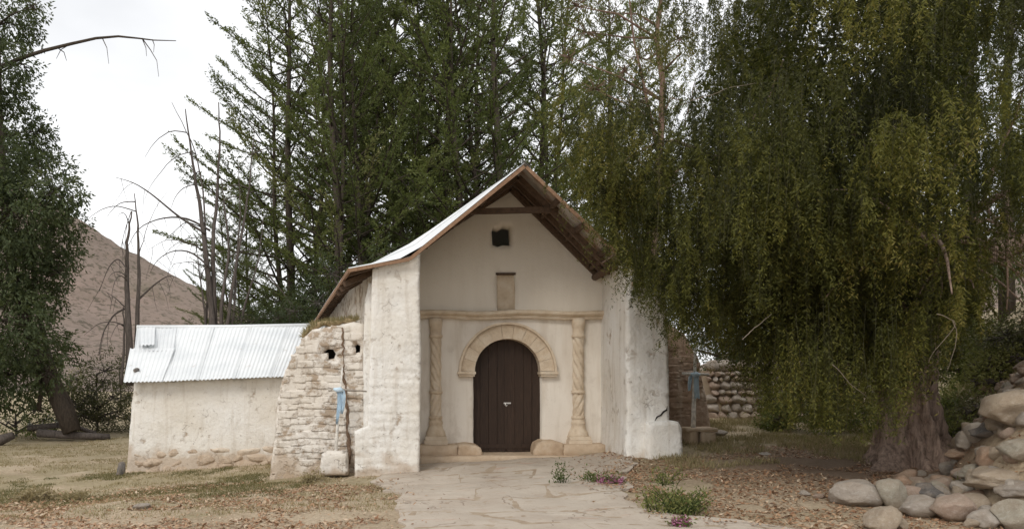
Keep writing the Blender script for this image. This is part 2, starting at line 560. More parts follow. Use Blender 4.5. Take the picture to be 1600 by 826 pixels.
# ------------------------------------------------------------------ materials of the buildings
M_WASH = m_whitewash('limewash', worn=0.625)
M_WASH_OLD = m_whitewash('weathered_limewash', white=(0.78, 0.73, 0.665), worn=0.545, adobe=(0.37, 0.275, 0.19))
M_ADOBE = m_whitewash('bare_adobe', white=(0.42, 0.31, 0.235), worn=0.52, adobe=(0.29, 0.20, 0.14))
M_PLASTER = m_plaster('cream_plaster')
M_CARVED = m_stone('carved_stone', (0.63, 0.51, 0.375), (0.50, 0.385, 0.265), (0.72, 0.63, 0.51), 0.8, 5.0)
M_PLINTH = m_stone('plinth_stone', (0.50, 0.375, 0.26), (0.40, 0.285, 0.19), (0.60, 0.49, 0.37), 0.7)
M_METAL = m_metal('galvanised_sheet')
M_RUST = m_rusty('rusty_sheet')
M_TIMBER = m_wood('old_timber', (0.15, 0.095, 0.06), (0.07, 0.045, 0.03), along=(4, 4, 4))
M_FASCIA = m_wood('fascia_wood', (0.36, 0.225, 0.14), (0.22, 0.125, 0.075), along=(4, 4, 4))
M_DOOR = m_wood('door_wood', (0.060, 0.036, 0.024), (0.030, 0.018, 0.012), 0.55)
M_IRON = m_plain('pale_iron', (0.6, 0.58, 0.55), 0.45, metal=0.6)
M_DARK = m_plain('painted_shade', (0.03, 0.025, 0.02))  # near-black colour standing in for shade inside the holes and the crack
RNG = random.Random(7)

def relief(V, n_lo=0.03, n_hi=0.008, seed=1):
    V = np.asarray(V, float)
    return V + vec_noise(V, 0.9, n_lo, seed) + vec_noise(V, 5.0, n_hi, seed + 9) + vec_noise(V, 13.0, n_hi * 0.4, seed + 19)

def densify(poly, step):
    out = []
    n = len(poly)
    for k in range(n):
        a = np.array(poly[k], float); b = np.array(poly[(k + 1) % n], float)
        m = max(1, int(round(np.linalg.norm(b - a) / step)))
        out += [a + (b - a) * j / m for j in range(m)]
    return np.array(out)

def wall_mesh(outer, holes, step, y0, y1, chamfer=0.03, n_lo=0.03, n_hi=0.008, seed=1, courses=0.0, hole_depth=None, side_step=0.25, taper=0.0):
    """a wall front drawn in (x, z), standing from depth y0 back to y1, uneven all over"""
    rng = np.random.RandomState(seed)
    loops = [densify(outer, step)] + [densify(h, min(step, 0.06)) for h in holes]
    bpts = np.concatenate(loops)
    lo, hi = loops[0].min(0), loops[0].max(0)
    gx, gz_ = np.meshgrid(np.arange(lo[0], hi[0], step), np.arange(lo[1], hi[1], step))
    g = np.stack([gx.ravel(), gz_.ravel()], 1) + rng.uniform(-0.3, 0.3, (gx.size, 2)) * step
    keep = inside(outer, g)
    for h in holes:
        keep &= ~inside(h, g)
    g = g[keep]
    d = np.min(np.linalg.norm(g[:, None, :] - bpts[None, :, :], axis=2), axis=1) if len(g) * len(bpts) < 2e7 else np.ones(len(g))
    g = g[d > step * 0.55]
    pts = np.concatenate([bpts, g])
    edges = []; base = 0
    for L in loops:
        n = len(L)
        edges += [(base + k, base + (k + 1) % n) for k in range(n)]
        base += n
    vs, es, fs, ov, oe, of = delaunay_2d_cdt([Vector(p) for p in pts], edges, [], 0, 1e-6)
    P2 = np.array([(v.x, v.y) for v in vs])
    cen = np.array([P2[list(f)].mean(0) for f in fs])
    ok = inside(outer, cen)
    for h in holes:
        ok &= ~inside(h, cen)
    back = {}
    for new, src in enumerate(ov):
        for s in src:
            back[s] = new
    isb = np.zeros(len(P2), bool)
    nb = len(loops[0])
    for k in range(len(bpts)):
        isb[back[k]] = True
    Y = np.full(len(P2), y0)
    Y[isb] += chamfer
    if courses:
        gseed = vnoise(np.stack([P2[:, 0] * 1.3, P2[:, 1] * 1.3, 0 * P2[:, 0]], 1), seed + 40)
        zz = P2[:, 1] + 0.02 * vnoise(np.stack([P2[:, 0] * 2, P2[:, 1] * 0.5, 0 * P2[:, 0]], 1), seed + 41)
        row = np.floor(zz / courses)
        dz = np.abs(zz / courses - np.round(zz / courses)) * courses
        xx = P2[:, 0] + (row % 2) * 0.2 + 0.07 * np.sin(row * 12.9)
        dxx = np.abs(xx / 0.42 - np.round(xx / 0.42)) * 0.42
        gr = np.maximum(1 - dz / 0.028, 0.8 * (1 - dxx / 0.026)).clip(0, 1)
        Y += gr * (0.003 + 0.015 * np.clip(gseed + 0.35, 0, 1.2))
        cell = vnoise(np.stack([np.floor(xx / 0.42) * 3.7, row * 5.1, 0 * row], 1), seed + 42)
        Y += 0.008 * cell
    V = [np.stack([P2[:, 0], Y, P2[:, 1]], 1)]
    Fc = [tuple(f) for f, k in zip(fs, ok) if k]
    # faces must look towards -Y
    def nrm(f):
        a, b, c = (P2[i] for i in f[:3])
        return (b[0] - a[0]) * (c[1] - a[1]) - (b[1] - a[1]) * (c[0] - a[0])
    Fc = [f if nrm(f) > 0 else f[::-1] for f in Fc]
    nv = len(P2)
    start = 0
    for li, L in enumerate(loops):
        n = len(L)
        ids = [back[start + k] for k in range(n)]
        start += n
        yb = y1 if li == 0 else (hole_depth if hole_depth else y1)
        m = max(1, int((yb - y0) / side_step))
        prev = ids
        for j in range(1, m + 1):
            tt = j / m
            ring = np.stack([P2[ids][:, 0], np.full(n, y0 + chamfer + (yb - y0 - chamfer) * tt), P2[ids][:, 1]], 1)
            V.append(ring)
            cur = list(range(nv, nv + n)); nv += n
            for k in range(n):
                k2 = (k + 1) % n
                f = (prev[k], cur[k], cur[k2], prev[k2])
                Fc.append(f)
            prev = cur
    V = np.concatenate(V)
    return relief(V, n_lo, n_hi, seed), Fc

def recalc(o):
    bm = bmesh.new(); bm.from_mesh(o.data)
    bmesh.ops.recalc_face_normals(bm, faces=bm.faces)
    bm.to_mesh(o.data); bm.free()
    return o

def fixn(o):
    """closed pieces only"""
    return recalc(o)

# ------------------------------------------------------------------ brick and stone templates (shared by all alike pieces)
def brick_templates(n, mat, seed=3):
    out = []
    for k in range(n):
        bm = bmesh.new()
        bmesh.ops.create_cube(bm, size=1.0)
        bmesh.ops.subdivide_edges(bm, edges=bm.edges[:], cuts=4, use_grid_fill=True)
        V = np.array([v.co for v in bm.verts])
        r = np.max(np.abs(V), axis=1)
        L = np.linalg.norm(V, axis=1)
        V2 = V * (0.5 / np.maximum(L, 1e-6))[:, None] * 1.0
        V = V * 0.93 + V2 * 0.09
        V = V + vec_noise(V * 1.0 + k * 7.7, 2.6, 0.07, seed + k) + vec_noise(V * 1.0 + k * 3.1, 7.0, 0.05, seed + k + 60)
        for v, c in zip(bm.verts, V):
            v.co = c
        me = bpy.data.meshes.new('brick')
        bm.to_mesh(me); bm.free()
        me.materials.append(mat)
        me.polygons.foreach_set('use_smooth', np.ones(len(me.polygons), bool))
        out.append(me)
    return out

def stone_templates(n, mats, seed=1, sub=3, rough=0.2):
    out = []
    for k in range(n):
        bm = bmesh.new()
        bmesh.ops.create_icosphere(bm, subdivisions=sub, radius=0.5)
        V = np.array([v.co for v in bm.verts])
        rng = np.random.RandomState(seed * 31 + k)
        # a few flats knocked off, then weathering
        for _ in range(11):
            d = rng.normal(size=3); d /= np.linalg.norm(d)
            c = rng.uniform(0.27, 0.42)
            ex = np.maximum(0, V @ d - c)
            V = V - ex[:, None] * d * 0.85
        V = V + vec_noise(V + k * 3.3, 2.2, rough * 0.32, seed + k) + vec_noise(V + k, 6.5, rough * 0.12, seed + k + 50) + (vec_noise(V + k, 15.0, rough * 0.05, seed + k + 70) if sub > 3 else 0)
        V = V / (V.max(0) - V.min(0))
        for v, c in zip(bm.verts, V):
            v.co = c
        me = bpy.data.meshes.new('stone')
        bm.to_mesh(me); bm.free()
        me.materials.append(mats[k % len(mats)])
        me.polygons.foreach_set('use_smooth', np.ones(len(me.polygons), bool))
        out.append(me)
    return out

BR_OLD = brick_templates(7, M_WASH_OLD, 3)
BR_ADOBE = brick_templates(5, M_ADOBE, 23)

def lay_bricks(parent, outline, y_face, templates, course=0.142, length=0.37, proud=0.03, depth=0.16, seed=1, skip=0.04, holes=()):
    rng = random.Random(seed)
    P = np.asarray(outline)
    z = P[:, 1].min() + 0.3
    row = 0
    while z < P[:, 1].max() - 0.05:
        h = course * rng.uniform(0.88, 1.12)
        zc = z + h / 2
        xs = []
        n = len(P)
        for k in range(n):
            x0, z0 = P[k]; x1, z1 = P[(k + 1) % n]
            if (z0 > zc) != (z1 > zc):
                xs.append(x0 + (zc - z0) / (z1 - z0) * (x1 - x0))
        if len(xs) >= 2:
            a, b = min(xs) + 0.04, max(xs) - 0.03
            x = a - (0.2 if row % 2 else 0.0) * rng.uniform(0.6, 1)
            while x < b - 0.05:
                w = length * rng.uniform(0.85, 1.12)
                xa, xb = max(x, a), min(x + w, b)
                x += w
                if xb - xa < 0.09:
                    continue
                cx = (xa + xb) / 2
                if any((cx - hx) ** 2 + (zc - hz) ** 2 < hr ** 2 for hx, hz, hr in holes):
                    continue
                if not inside(P, np.array([(xa + 0.02, zc + h * 0.5), (xb - 0.02, zc + h * 0.5 + 0.06)])).all():
                    continue
                if rng.random() < skip:
                    continue
                place(rng.choice(templates), 'brick', parent,
                      (cx, y_face - proud * rng.uniform(-0.25, 1.2) + depth / 2, zc + 0.03 * math.sin(cx * 3.1 + 1.0) + rng.uniform(-.008, .008)),
                      (rng.uniform(-.05, .05), rng.uniform(-.035, .035), rng.uniform(-.06, .06)),
                      ((xb - xa) * rng.uniform(1.02, 1.10), depth, h * rng.uniform(0.97, 1.06)))
        z += h
        row += 1

# ------------------------------------------------------------------ roof surface
LEFT = [(13.9, [(1.97, 5.55), (-0.08, 3.89), (-1.17, 3.68)]),
        (15.2, [(1.97, 5.76), (0.0, 4.38), (-1.43, 3.63)]),
        (18.0, [(1.97, 5.76), (0.0, 4.86), (-2.02, 3.52)]),
        (26.0, [(1.97, 5.70), (-0.5, 4.70), (-3.66, 3.20)])]
RIGHT = [(13.9, [(1.97, 5.55), (3.62, 3.99), (4.85, 3.72)]),
         (15.2, [(1.97, 5.76), (3.68, 4.02), (4.92, 3.70)]),
         (18.0, [(1.97, 5.76), (3.78, 4.05), (5.0, 3.66)]),
         (26.0, [(1.97, 5.70), (3.9, 4.3), (5.5, 3.2)])]
def profile(tab, y):
    ys = [t[0] for t in tab]
    out = []
    for k in range(3):
        out.append((np.interp(y, ys, [t[1][k][0] for t in tab]), np.interp(y, ys, [t[1][k][1] for t in tab])))
    return out
def roof_z(x, y):
    if x <= 1.97:
        p = profile(LEFT, y)[::-1]
    else:
        p = profile(RIGHT, y)
    return float(np.interp(x, [q[0] for q in p], [q[1] for q in p]))
def roof_pt(tab, s, y):
    """s 0..1 from ridge to eave"""
    p = profile(tab, y)
    d1 = math.dist(p[0], p[1]); d2 = math.dist(p[1], p[2])
    q = s * (d1 + d2)
    if q <= d1:
        t = q / d1; a, b = p[0], p[1]
    else:
        t = (q - d1) / d2; a, b = p[1], p[2]
    return a[0] + (b[0] - a[0]) * t, a[1] + (b[1] - a[1]) * t

chapel = empty('chapel', (1.9, 16, 0.1))
tag(chapel, 'small white adobe chapel with steep metal gable roof and arched dark door', 'chapel')

# --- front wall with door opening, little window and niche
YF = 16.0
AX, AZ, AR = 1.915, 1.862, 0.70
door_hole = [(AX - AR, 0.12)] + [(AX - AR * math.cos(a), AZ + AR * math.sin(a)) for a in np.linspace(0, math.pi, 26)] + [(AX + AR, 0.12)]
win_hole = [xz(768, 362, YF), xz(772, 354, YF), xz(780, 356, YF), xz(788, 351, YF), xz(799, 353, YF), xz(800, 372, YF), xz(799, 384, YF), xz(786, 383, YF), xz(777, 386, YF), xz(769, 383, YF)]
niche_hole = [xz(776, 428, YF), xz(804, 427, YF), xz(805, 448, YF), xz(804.5, 486, YF), xz(777, 486, YF)]
outer = [(-0.2, -0.15), (4.0, 0.0)]
outer += [(x, roof_z(x, YF) - 0.10) for x in np.linspace(4.0, -0.2, 34)]
V, Fc = wall_mesh(outer, [door_hole, win_hole, niche_hole], 0.085, YF, YF + 0.5, 0.012, 0.016, 0.004, 11, hole_depth=YF + 0.48)
facade = mesh('facade_wall', V, Fc, M_PLASTER, chapel)
recalc(facade)
nb = MB()
V, Fc = wall_mesh([(niche_hole[0][0] - .03, niche_hole[0][1] + .03), (niche_hole[4][0] - .03, niche_hole[4][1] - .03), (niche_hole[3][0] + .03, niche_hole[3][1] - .03), (niche_hole[1][0] + .03, niche_hole[1][1] + .03)], [], 0.06, YF + 0.06, YF + 0.3, 0.01, 0.012, 0.006, 31)
o = recalc(mesh('niche_panel', V, Fc, M_CARVED, facade)); o['label'] = 'tan stone panel in the niche above the cornice'
lt = MB(); lt.box(niche_hole[0][0] - .02, niche_hole[1][0] + .02, YF - 0.025, YF + 0.1, niche_hole[0][1] - 0.015, niche_hole[0][1] + 0.025)
lt.build('niche_lintel', M_TIMBER, facade, False)

# --- side piers that carry the porch
lp = [(xz(562, 756, 14.05)), (xz(657, 756, 14.05)), (xz(657, 640, 14.05)), xz(656, 520, 14.05), (0.1, roof_z(0.1, 14.2) - 0.10), (-0.08, roof_z(-0.08, 14.2) - 0.09), (xz(582, 420, 14.05)[0], roof_z(-0.8, 14.2) - 0.13),
      xz(580, 470, 14.05), xz(577, 560, 14.05), xz(574, 665, 14.05), xz(553, 674, 14.05), xz(552, 756, 14.05)]
lp = [lp[0]] + lp[1:]
V, Fc = wall_mesh(lp, [], 0.036, 14.05, 16.2, 0.035, 0.024, 0.007, 5, courses=0.152, side_step=0.12)
pier_l = recalc(mesh('pier', V, Fc, M_WASH, chapel))
V, Fc = wall_mesh([xz(562, 760, 14.42), xz(600, 760, 14.42), xz(600, 440, 14.42), xz(574, 440, 14.42), xz(568, 470, 14.42), xz(567, 560, 14.42), xz(566, 670, 14.42)], [], 0.06, 14.42, 16.0, 0.05, 0.03, 0.01, 17, side_step=0.15)
recalc(mesh('pier_return', V, Fc, M_WASH, chapel))
pier_l['label'] = 'left whitewashed adobe pier with brick courses showing'
rp = [xz(978, 740, 14.05), xz(1046, 740, 14.05), xz(1046, 560, 14.05), xz(1043, 480, 14.05), (4.58, roof_z(4.58, 14.2) - 0.1), (3.86, roof_z(3.86, 14.2) - 0.1), xz(979, 560, 14.05)]
V, Fc = wall_mesh(rp, [], 0.05, 14.05, 16.25, 0.04, 0.03, 0.007, 15, courses=0.152, side_step=0.09)
pier_r = recalc(mesh('pier', V, Fc, M_WASH, chapel))
pier_r['label'] = 'right whitewashed pier beside the tree'
# recess in the right pier where a lintel block shows
lb = MB(); lb.box(3.93, 4.07, 14.02, 14.3, 3.36, 3.45); lb.build('lintel_stone', M_PLINTH, pier_r, False)
# cracked bench-like foot of the right pier
V, Fc = wall_mesh([xz(1008, 735, 13.9), xz(1066, 735, 13.9), xz(1066, 668, 13.9), xz(1060, 658, 13.9), xz(1044, 656, 13.9), xz(1012, 660, 13.9)], [], 0.05, 13.85, 15.6, 0.05, 0.02, 0.008, 25)
foot = recalc(mesh('pier_foot', V, Fc, M_WASH, chapel)); foot['label'] = 'low plastered foot block at the right pier'
# a crack in the right pier, cut as a dark sunken ribbon proud of nothing
ck = [(1044, 634), (1043, 640), (1038, 643), (1034, 648), (1028, 651), (1024, 658)]
cm = MB()
pts = [at(a, b, 13.995) for a, b in ck]
cm.tube([(p[0], 14.045, p[2]) for p in pts], [0.004, 0.016, 0.018, 0.014, 0.014, 0.003], 5)
cm.build('crack', M_DARK, pier_r)

# --- nave walls behind the porch, widening towards the back
nv = MB()
def nave_wall_left():
    A = (-0.72, 14.5); B = (-3.40, 26.0)
    n = 70; m = 28
    V = []; Fc = []
    for i in range(n + 1):
        t = i / n
        x = A[0] + (B[0] - A[0]) * t; y = A[1] + (B[1] - A[1]) * t
        top = roof_z(x, y) - 0.10
        for j in range(m + 1):
            z = -0.8 + (top + 0.8) * j / m
            V.append((x, y, z))
    for i in range(n):
        for j in range(m):
            a = i * (m + 1) + j
            Fc.append((a, a + 1, a + m + 2, a + m + 1))
    base = len(V)
    # thickness inward and the other walls
    V = list(relief(V, 0.05, 0.014, 8))
    return V, Fc
V, Fc = nave_wall_left()
nw = mesh('nave_wall', V, Fc, M_WASH_OLD, chapel)
o = MB(); o.box(-3.3, 5.2, 25.9, 26.4, -0.5, 3.1); o.box(4.55, 5.2, 16.2, 26.2, -0.3, 3.3); o.box(-0.7, -0.1, 15.0, 17.2, -0.5, 3.3)
o.build('rear_wall', M_WASH_OLD, chapel, False)

# --- adobe buttresses, brick by brick
b_out_px = [(420, 764), (424, 722), (428, 690), (431, 655), (434, 620), (438, 598), (446, 576), (455, 556), (466, 538), (476, 524), (487, 514), (505, 509), (530, 506), (552, 502), (568, 507), (574, 600), (574, 764)]
YB = 14.62
b_out = [xz(a, b, YB) for a, b in b_out_px]
h1 = [xz(a, b, YB) for a, b in [(504, 547), (510, 543), (519, 544), (523, 551), (520, 559), (510, 561), (504, 556)]]
h2 = [xz(a, b, YB) for a, b in [(551, 541), (556, 537), (561, 540), (560, 550), (553, 551)]]
V, Fc = wall_mesh(b_out, [h1, h2], 0.06, YB, 17.6, 0.06, 0.034, 0.014, 35, side_step=0.2, hole_depth=YB + 0.45)
butt = recalc(mesh('buttress', V, Fc, M_WASH_OLD, chapel)); butt['label'] = 'eroded adobe buttress with two holes left of the pier'
lay_bricks(butt, b_out, YB, BR_OLD, seed=4, proud=0.012, course=0.13, length=0.33, holes=[(np.mean([p[0] for p in h1]), np.mean([p[1] for p in h1]), 0.17), (np.mean([p[0] for p in h2]), np.mean([p[1] for p in h2]), 0.13)])
for h in (h1, h2):
    q = MB(); cx = np.mean([p[0] for p in h]); cz = np.mean([p[1] for p in h])
    q.box(cx - 0.16, cx + 0.16, YB + 0.44, YB + 0.47, cz - 0.16, cz + 0.16)
    q.build('hole_back', M_DARK, butt, False)  # dark plate, the shade of the hole put into its colour
# vertical fissure with crumbling earth
fz = MB()
fp = [(536, 512), (537, 530), (535, 552), (538, 580), (540, 610), (542, 640), (543, 668), (546, 700), (547, 724)]
_fj = np.random.RandomState(8).normal(0, 1.1, 34)
fp = [(a + _fj[j], b) for j, (a, b) in enumerate((np.interp(q, [p[1] for p in fp], [p[0] for p in fp]), q) for q in np.linspace(512, 724, 34))]
fr_ = np.interp(np.arange(34), np.linspace(0, 33, 9), [0.012, 0.02, 0.012, 0.022, 0.02, 0.03, 0.026, 0.036, 0.05]) * np.random.RandomState(4).uniform(0.5, 1.4, 34)
fz.tube([(at(a, b, YB)[0], YB - 0.012, at(a, b, YB)[2]) for a, b in fp], list(fr_), 7)
Vq = fz.arr(); fz.V = [relief(relief(Vq, 0.03, 0.025, 77), 0.0, 0.02, 79)]
fz.build('fissure', m_stone('crumbled_earth', (0.20, 0.13, 0.085), (0.10, 0.065, 0.045), (0.30, 0.21, 0.15), 1.0, 14), butt)
# soil cap on the eroded shoulder
cap_pts = [at(a, b, YB + 0.25) for a, b in [(474, 524), (486, 513), (505, 506), (530, 502), (556, 498)]]
cb = MB(); _cp = np.array(cap_pts); _t = np.linspace(0, 4, 26); _cp = np.stack([np.interp(_t, np.arange(5), _cp[:, q]) for q in range(3)], 1)
cb.tube(_cp, list(np.random.RandomState(6).uniform(0.035, 0.085, 26)), 11)
cb.V = [relief(relief(cb.arr(), 0.05, 0.04, 91), 0, 0.03, 93)]
cb.build('soil_cap', m_stone('dry_soil', (0.36, 0.265, 0.15), (0.24, 0.165, 0.095), (0.44, 0.34, 0.20), 1.0, 9), butt)

r_out = [xz(a, b, 17.0) for a, b in [(1030, 690), (1112, 690), (1108, 660), (1104, 630), (1099, 600), (1094, 570), (1086, 548), (1070, 520), (1040, 500), (1030, 500)]]
V, Fc = wall_mesh(r_out, [], 0.08, 17.0, 19.0, 0.05, 0.04, 0.012, 45)
rb = recalc(mesh('buttress', V, Fc, M_ADOBE, chapel)); rb['label'] = 'brown adobe buttress behind the right cross'
lay_bricks(rb, r_out, 17.0, BR_ADOBE, seed=14, proud=0.022)

# --- cornice, step, plinths
cor = MB()
prof = [(16.02, 2.93), (15.90, 2.93), (15.885, 2.955), (15.885, 2.985), (15.84, 3.0), (15.80, 3.03), (15.80, 3.075), (15.83, 3.10), (16.02, 3.11)]
n = 40
V = []; Fc = []
for i in range(n + 1):
    x = 0.02 + (3.90 - 0.02) * i / n
    for (y, z) in prof:
        V.append((x, y, z + 0.012 * math.sin(i * 0.35)))
k = len(prof)
for i in range(n):
    for j in range(k - 1):
        a = i * k + j
        Fc.append((a, a + 1, a + k + 1, a + k))
Fc.append(tuple(range(k))); Fc.append(tuple(n * k + j for j in range(k)))
cor.add(relief(V, 0.012, 0.006, 3), Fc)
recalc(cor.build('cornice', M_CARVED, chapel, False))

def rough_block(x0, x1, y0, y1, z0, z1, seed, mat, name, parent, chamfer=0.03, nlo=0.025, nhi=0.01, step=0.07):
    V, Fc = wall_mesh([(x0, z0), (x1, z0), (x1, z1), (x0, z1)], [], step, y0, y1, chamfer, nlo, nhi, seed, side_step=0.1)
    return recalc(mesh(name, V, Fc, mat, parent))
rough_block(0.10, 3.86, 15.25, 16.45, -0.35, 0.195, 51, M_PLINTH, 'threshold_step', chapel)
rough_block(0.08, 0.86, 15.45, 16.1, 0.15, 0.40, 52, M_PLINTH, 'plinth', chapel)
for pg, yy, sd in (([(0.84, .13), (1.37, .13), (1.36, .24), (1.32, .33), (1.22, .38), (1.0, .40), (0.84, .38)], 15.52, 53), ([(2.40, .13), (2.98, .13), (2.98, .40), (2.80, .44), (2.58, .44), (2.46, .38), (2.41, .26)], 15.5, 54)):
    V, Fc = wall_mesh(pg, [], 0.05, yy, 16.15, 0.03, 0.035, 0.016, sd, side_step=0.1)
    recalc(mesh('plinth', V, Fc, M_PLINTH, chapel))
rough_block(2.95, 3.84, 15.48, 16.1, 0.15, 0.40, 55, M_PLINTH, 'plinth', chapel)

# --- twisted half columns
def column(cx, seed):
    y = 15.93
    n_t = 40; V = []; Fc = []
    zs = np.linspace(0.86, 2.60, 150)
    for z in zs:
        for j in range(n_t):
            a = 2 * math.pi * j / n_t
            hand = 1 if z > 1.44 else -1
            tw = abs(math.sin(2 * a + hand * z * 13.5))
            r = 0.082 + 0.034 * tw ** 0.7
            V.append((cx + r * math.cos(a), y + r * math.sin(a), z))
    for i in range(len(zs) - 1):
        for j in range(n_t):
            j2 = (j + 1) % n_t
            Fc.append((i * n_t + j, i * n_t + j2, (i + 1) * n_t + j2, (i + 1) * n_t + j))
    c = mesh('column', relief(V, 0.004, 0.003, seed), Fc, M_CARVED, chapel)
    def lathe(name, pr):
        V = []; Fc = []
        for r, z in pr:
            for j in range(n_t):
                a = 2 * math.pi * j / n_t
                V.append((cx + r * math.cos(a), y + r * math.sin(a), z))
        for i in range(len(pr) - 1):
            for j in range(n_t):
                j2 = (j + 1) % n_t
                Fc.append((i * n_t + j, i * n_t + j2, (i + 1) * n_t + j2, (i + 1) * n_t + j))
        Fc.append(tuple(range(n_t))); Fc.append(tuple((len(pr) - 1) * n_t + j for j in range(n_t)))
        recalc(mesh(name, relief(V, 0.006, 0.003, seed + 3), Fc, M_CARVED, c))
    lathe('capital', [(0.10, 2.54), (0.135, 2.555), (0.14, 2.60), (0.115, 2.62), (0.115, 2.74), (0.125, 2.76), (0.135, 2.83), (0.135, 2.94)])
    lathe('ring', [(0.10, 1.40), (0.135, 1.415), (0.14, 1.445), (0.135, 1.47), (0.10, 1.485)])
    lathe('base', [(0.10, 0.96), (0.135, 0.95), (0.14, 0.91), (0.12, 0.89), (0.12, 0.86), (0.14, 0.84), (0.145, 0.80), (0.13, 0.77), (0.15, 0.70), (0.19, 0.63), (0.205, 0.56), (0.205, 0.535)])
    bx = MB()
    bx.box(cx - 0.235, cx + 0.235, y - 0.235, y + 0.1, 0.38, 0.475); bx.box(cx - 0.215, cx + 0.215, y - 0.215, y + 0.1, 0.478, 0.545)
    bx.build('base_block', M_CARVED, c, False)
    return c
c = column(0.443, 61); c['label'] = 'left twisted stone half column'
c = column(3.36, 62); c['label'] = 'right twisted stone half column'

# --- arch stones
ac = MB()
ns = 48
def arc_strip(r0, r1, y0, y1, a0, a1, n):
    V = []; Fc = []
    for i in range(n + 1):
        a = a0 + (a1 - a0) * i / n
        for r, y in ((r0, y1), (r0, y0), (r1, y0), (r1, y1)):
            V.append((AX - r * math.cos(a), y, AZ + r * math.sin(a)))
    for i in range(n):
        b = i * 4
        for j in range(4):
            j2 = (j + 1) % 4
            Fc.append((b + j, b + j2, b + 4 + j2, b + 4 + j))
    Fc.append((0, 1, 2, 3)); Fc.append((n * 4, n * 4 + 1, n * 4 + 2, n * 4 + 3))
    return V, Fc
V, Fc = arc_strip(0.955, 1.0, 15.86, 16.05, -0.02, math.pi + 0.02, 60)
arch = recalc(mesh('archivolt', relief(V, 0.008, 0.003, 71), Fc, M_CARVED, chapel, False))
nvous = 11
for i in range(nvous):
    a0 = math.pi * i / nvous + 0.003; a1 = math.pi * (i + 1) / nvous - 0.003
    V, Fc = arc_strip(0.672, 0.956, 15.925 + 0.008 * math.sin(i * 5.1), 16.28, a0, a1, 7)
    recalc(mesh('voussoir', relief(V, 0.006, 0.003, 72), Fc, M_CARVED, arch, False))
for sx in (-1, 1):
    im = MB()
    xa, xb = sorted((AX + sx * 0.655, AX + sx * 1.025))
    im.box(xa, xb, 15.85, 16.27, AZ - 0.055, AZ - 0.003)
    im.box(xa + 0.02, xb - 0.02, 15.88, 16.26, AZ - 0.10, AZ - 0.057)
    im.build('impost', M_CARVED, arch, False)

# --- door leaves built of planks
YD = 16.22
for sx in (-1, 1):
    x_in = AX + sx * 0.006; x_out = AX + sx * 0.72
    npl = 4
    # a back board keeps the planks together
    fr = MB(); a, b = sorted((x_in, AX + sx * 0.60))
    fr.box(a, b, YD + 0.062, YD + 0.10, 0.3, 1.95)
    leaf = fr.build('door_leaf', M_DOOR, chapel, False)
    for k in range(npl):
        xa = x_in + (x_out - x_in) * k / npl; xb = x_in + (x_out - x_in) * (k + 1) / npl
        xa, xb = sorted((xa, xb)); xa += 0.003; xb -= 0.003
        V = []; Fc = []
        m = 8
        yy = YD + 0.006 * ((k * 37) % 3 - 1)
        tops = []
        for j in range(m + 1):
            x = xa + (xb - xa) * j / m
            top = AZ + math.sqrt(max(0.0, 0.72 ** 2 - (x - AX) ** 2))
            tops.append((x, top))
        poly = [(xa, 0.20), (xb, 0.20)] + tops[::-1]
        L = len(poly)
        V = [(x, yy, z) for x, z in poly] + [(x, yy + 0.05, z) for x, z in poly]
        Fc = [tuple(range(L)), tuple(range(2 * L - 1, L - 1, -1))] + [(i, L + i, L + (i + 1) % L, (i + 1) % L) for i in range(L)]
        recalc(mesh('plank', V, Fc, M_DOOR, leaf, False))
    rl = MB()
    a, b = sorted((x_in + sx * 0.004, AX + sx * 0.69))
    rl.box(a, b, YD - 0.02, YD - 0.004, 0.27, 0.36)
    rl.build('bottom_rail', M_DOOR, leaf, False)
    if sx == 1:
        hs = MB()
        hs.box(AX - 0.05, AX + 0.10, YD - 0.03, YD - 0.012, 1.195, 1.225)
        hs.tube([(AX - 0.01, YD - 0.035, 1.21), (AX - 0.02, YD - 0.05, 1.17), (AX + 0.0, YD - 0.05, 1.14), (AX + 0.02, YD - 0.035, 1.17)], 0.009, 6)
        hs.build('latch', M_IRON, leaf, False)
        st = MB(); st.box(AX - 0.03, AX + 0.02, YD - 0.022, YD - 0.008, 0.25, 2.5)
        st.build('cover_strip', M_DOOR, leaf, False)

# --- roof: ridge cap, sheets, timbers
rd = MB()
for k in range(1):
    pts = [(1.97, y, profile(LEFT, y)[0][1] + 0.022) for y in np.linspace(13.9, 26.2, 14)]
    V = []
    for (x, y, z) in pts:
        V += [(x - 0.11, y, z - 0.078), (x, y, z + 0.012), (x + 0.11, y, z - 0.09)]
    Fc = []
    for i in range(len(pts) - 1):
        for j in range(2):
            a = i * 3 + j
            Fc.append((a, a + 1, a + 4, a + 3))
    rd.add(V, Fc)
roof = rd.build('roof', M_METAL, chapel, False)
roof['label'] = 'steep corrugated metal gable roof'
def sheet(tab, ya, yb, s0, s1, mat, lift=0.0, wave=0.010, pitch=0.085, parent=None, nseg=None):
    n = max(8, int((yb - ya) / pitch * 6)); m = 9
    V = []
    ss = list(np.linspace(s0, s1, m))
    for i in range(n + 1):
        y = ya + (yb - ya) * i / n
        w = wave * math.cos(2 * math.pi * y / pitch)
        for s in ss:
            x, z = roof_pt(tab, s, y)
            V.append((x, y, z + w + lift))
    Fc = []
    for i in range(n):
        for j in range(m - 1):
            a = i * m + j
            Fc.append((a, a + m, a + m + 1, a + 1))
    V = np.array(V)
    V[:, 2] += 0.012 * vnoise(V * 1.3, 5)
    return mesh('roof_sheet', V, Fc, mat, parent)
sw = 0.86
for tab in (LEFT, RIGHT):
    ya = 13.9; k = 0
    while ya < 26:
        mat = M_METAL if tab is LEFT else (M_RUST if ya < 16.3 else M_METAL)
        sheet(tab, ya, min(26.15, ya + sw), 0, 1, mat, 0.006 * (k % 2), parent=roof)
        ya += sw - 0.05; k += 1
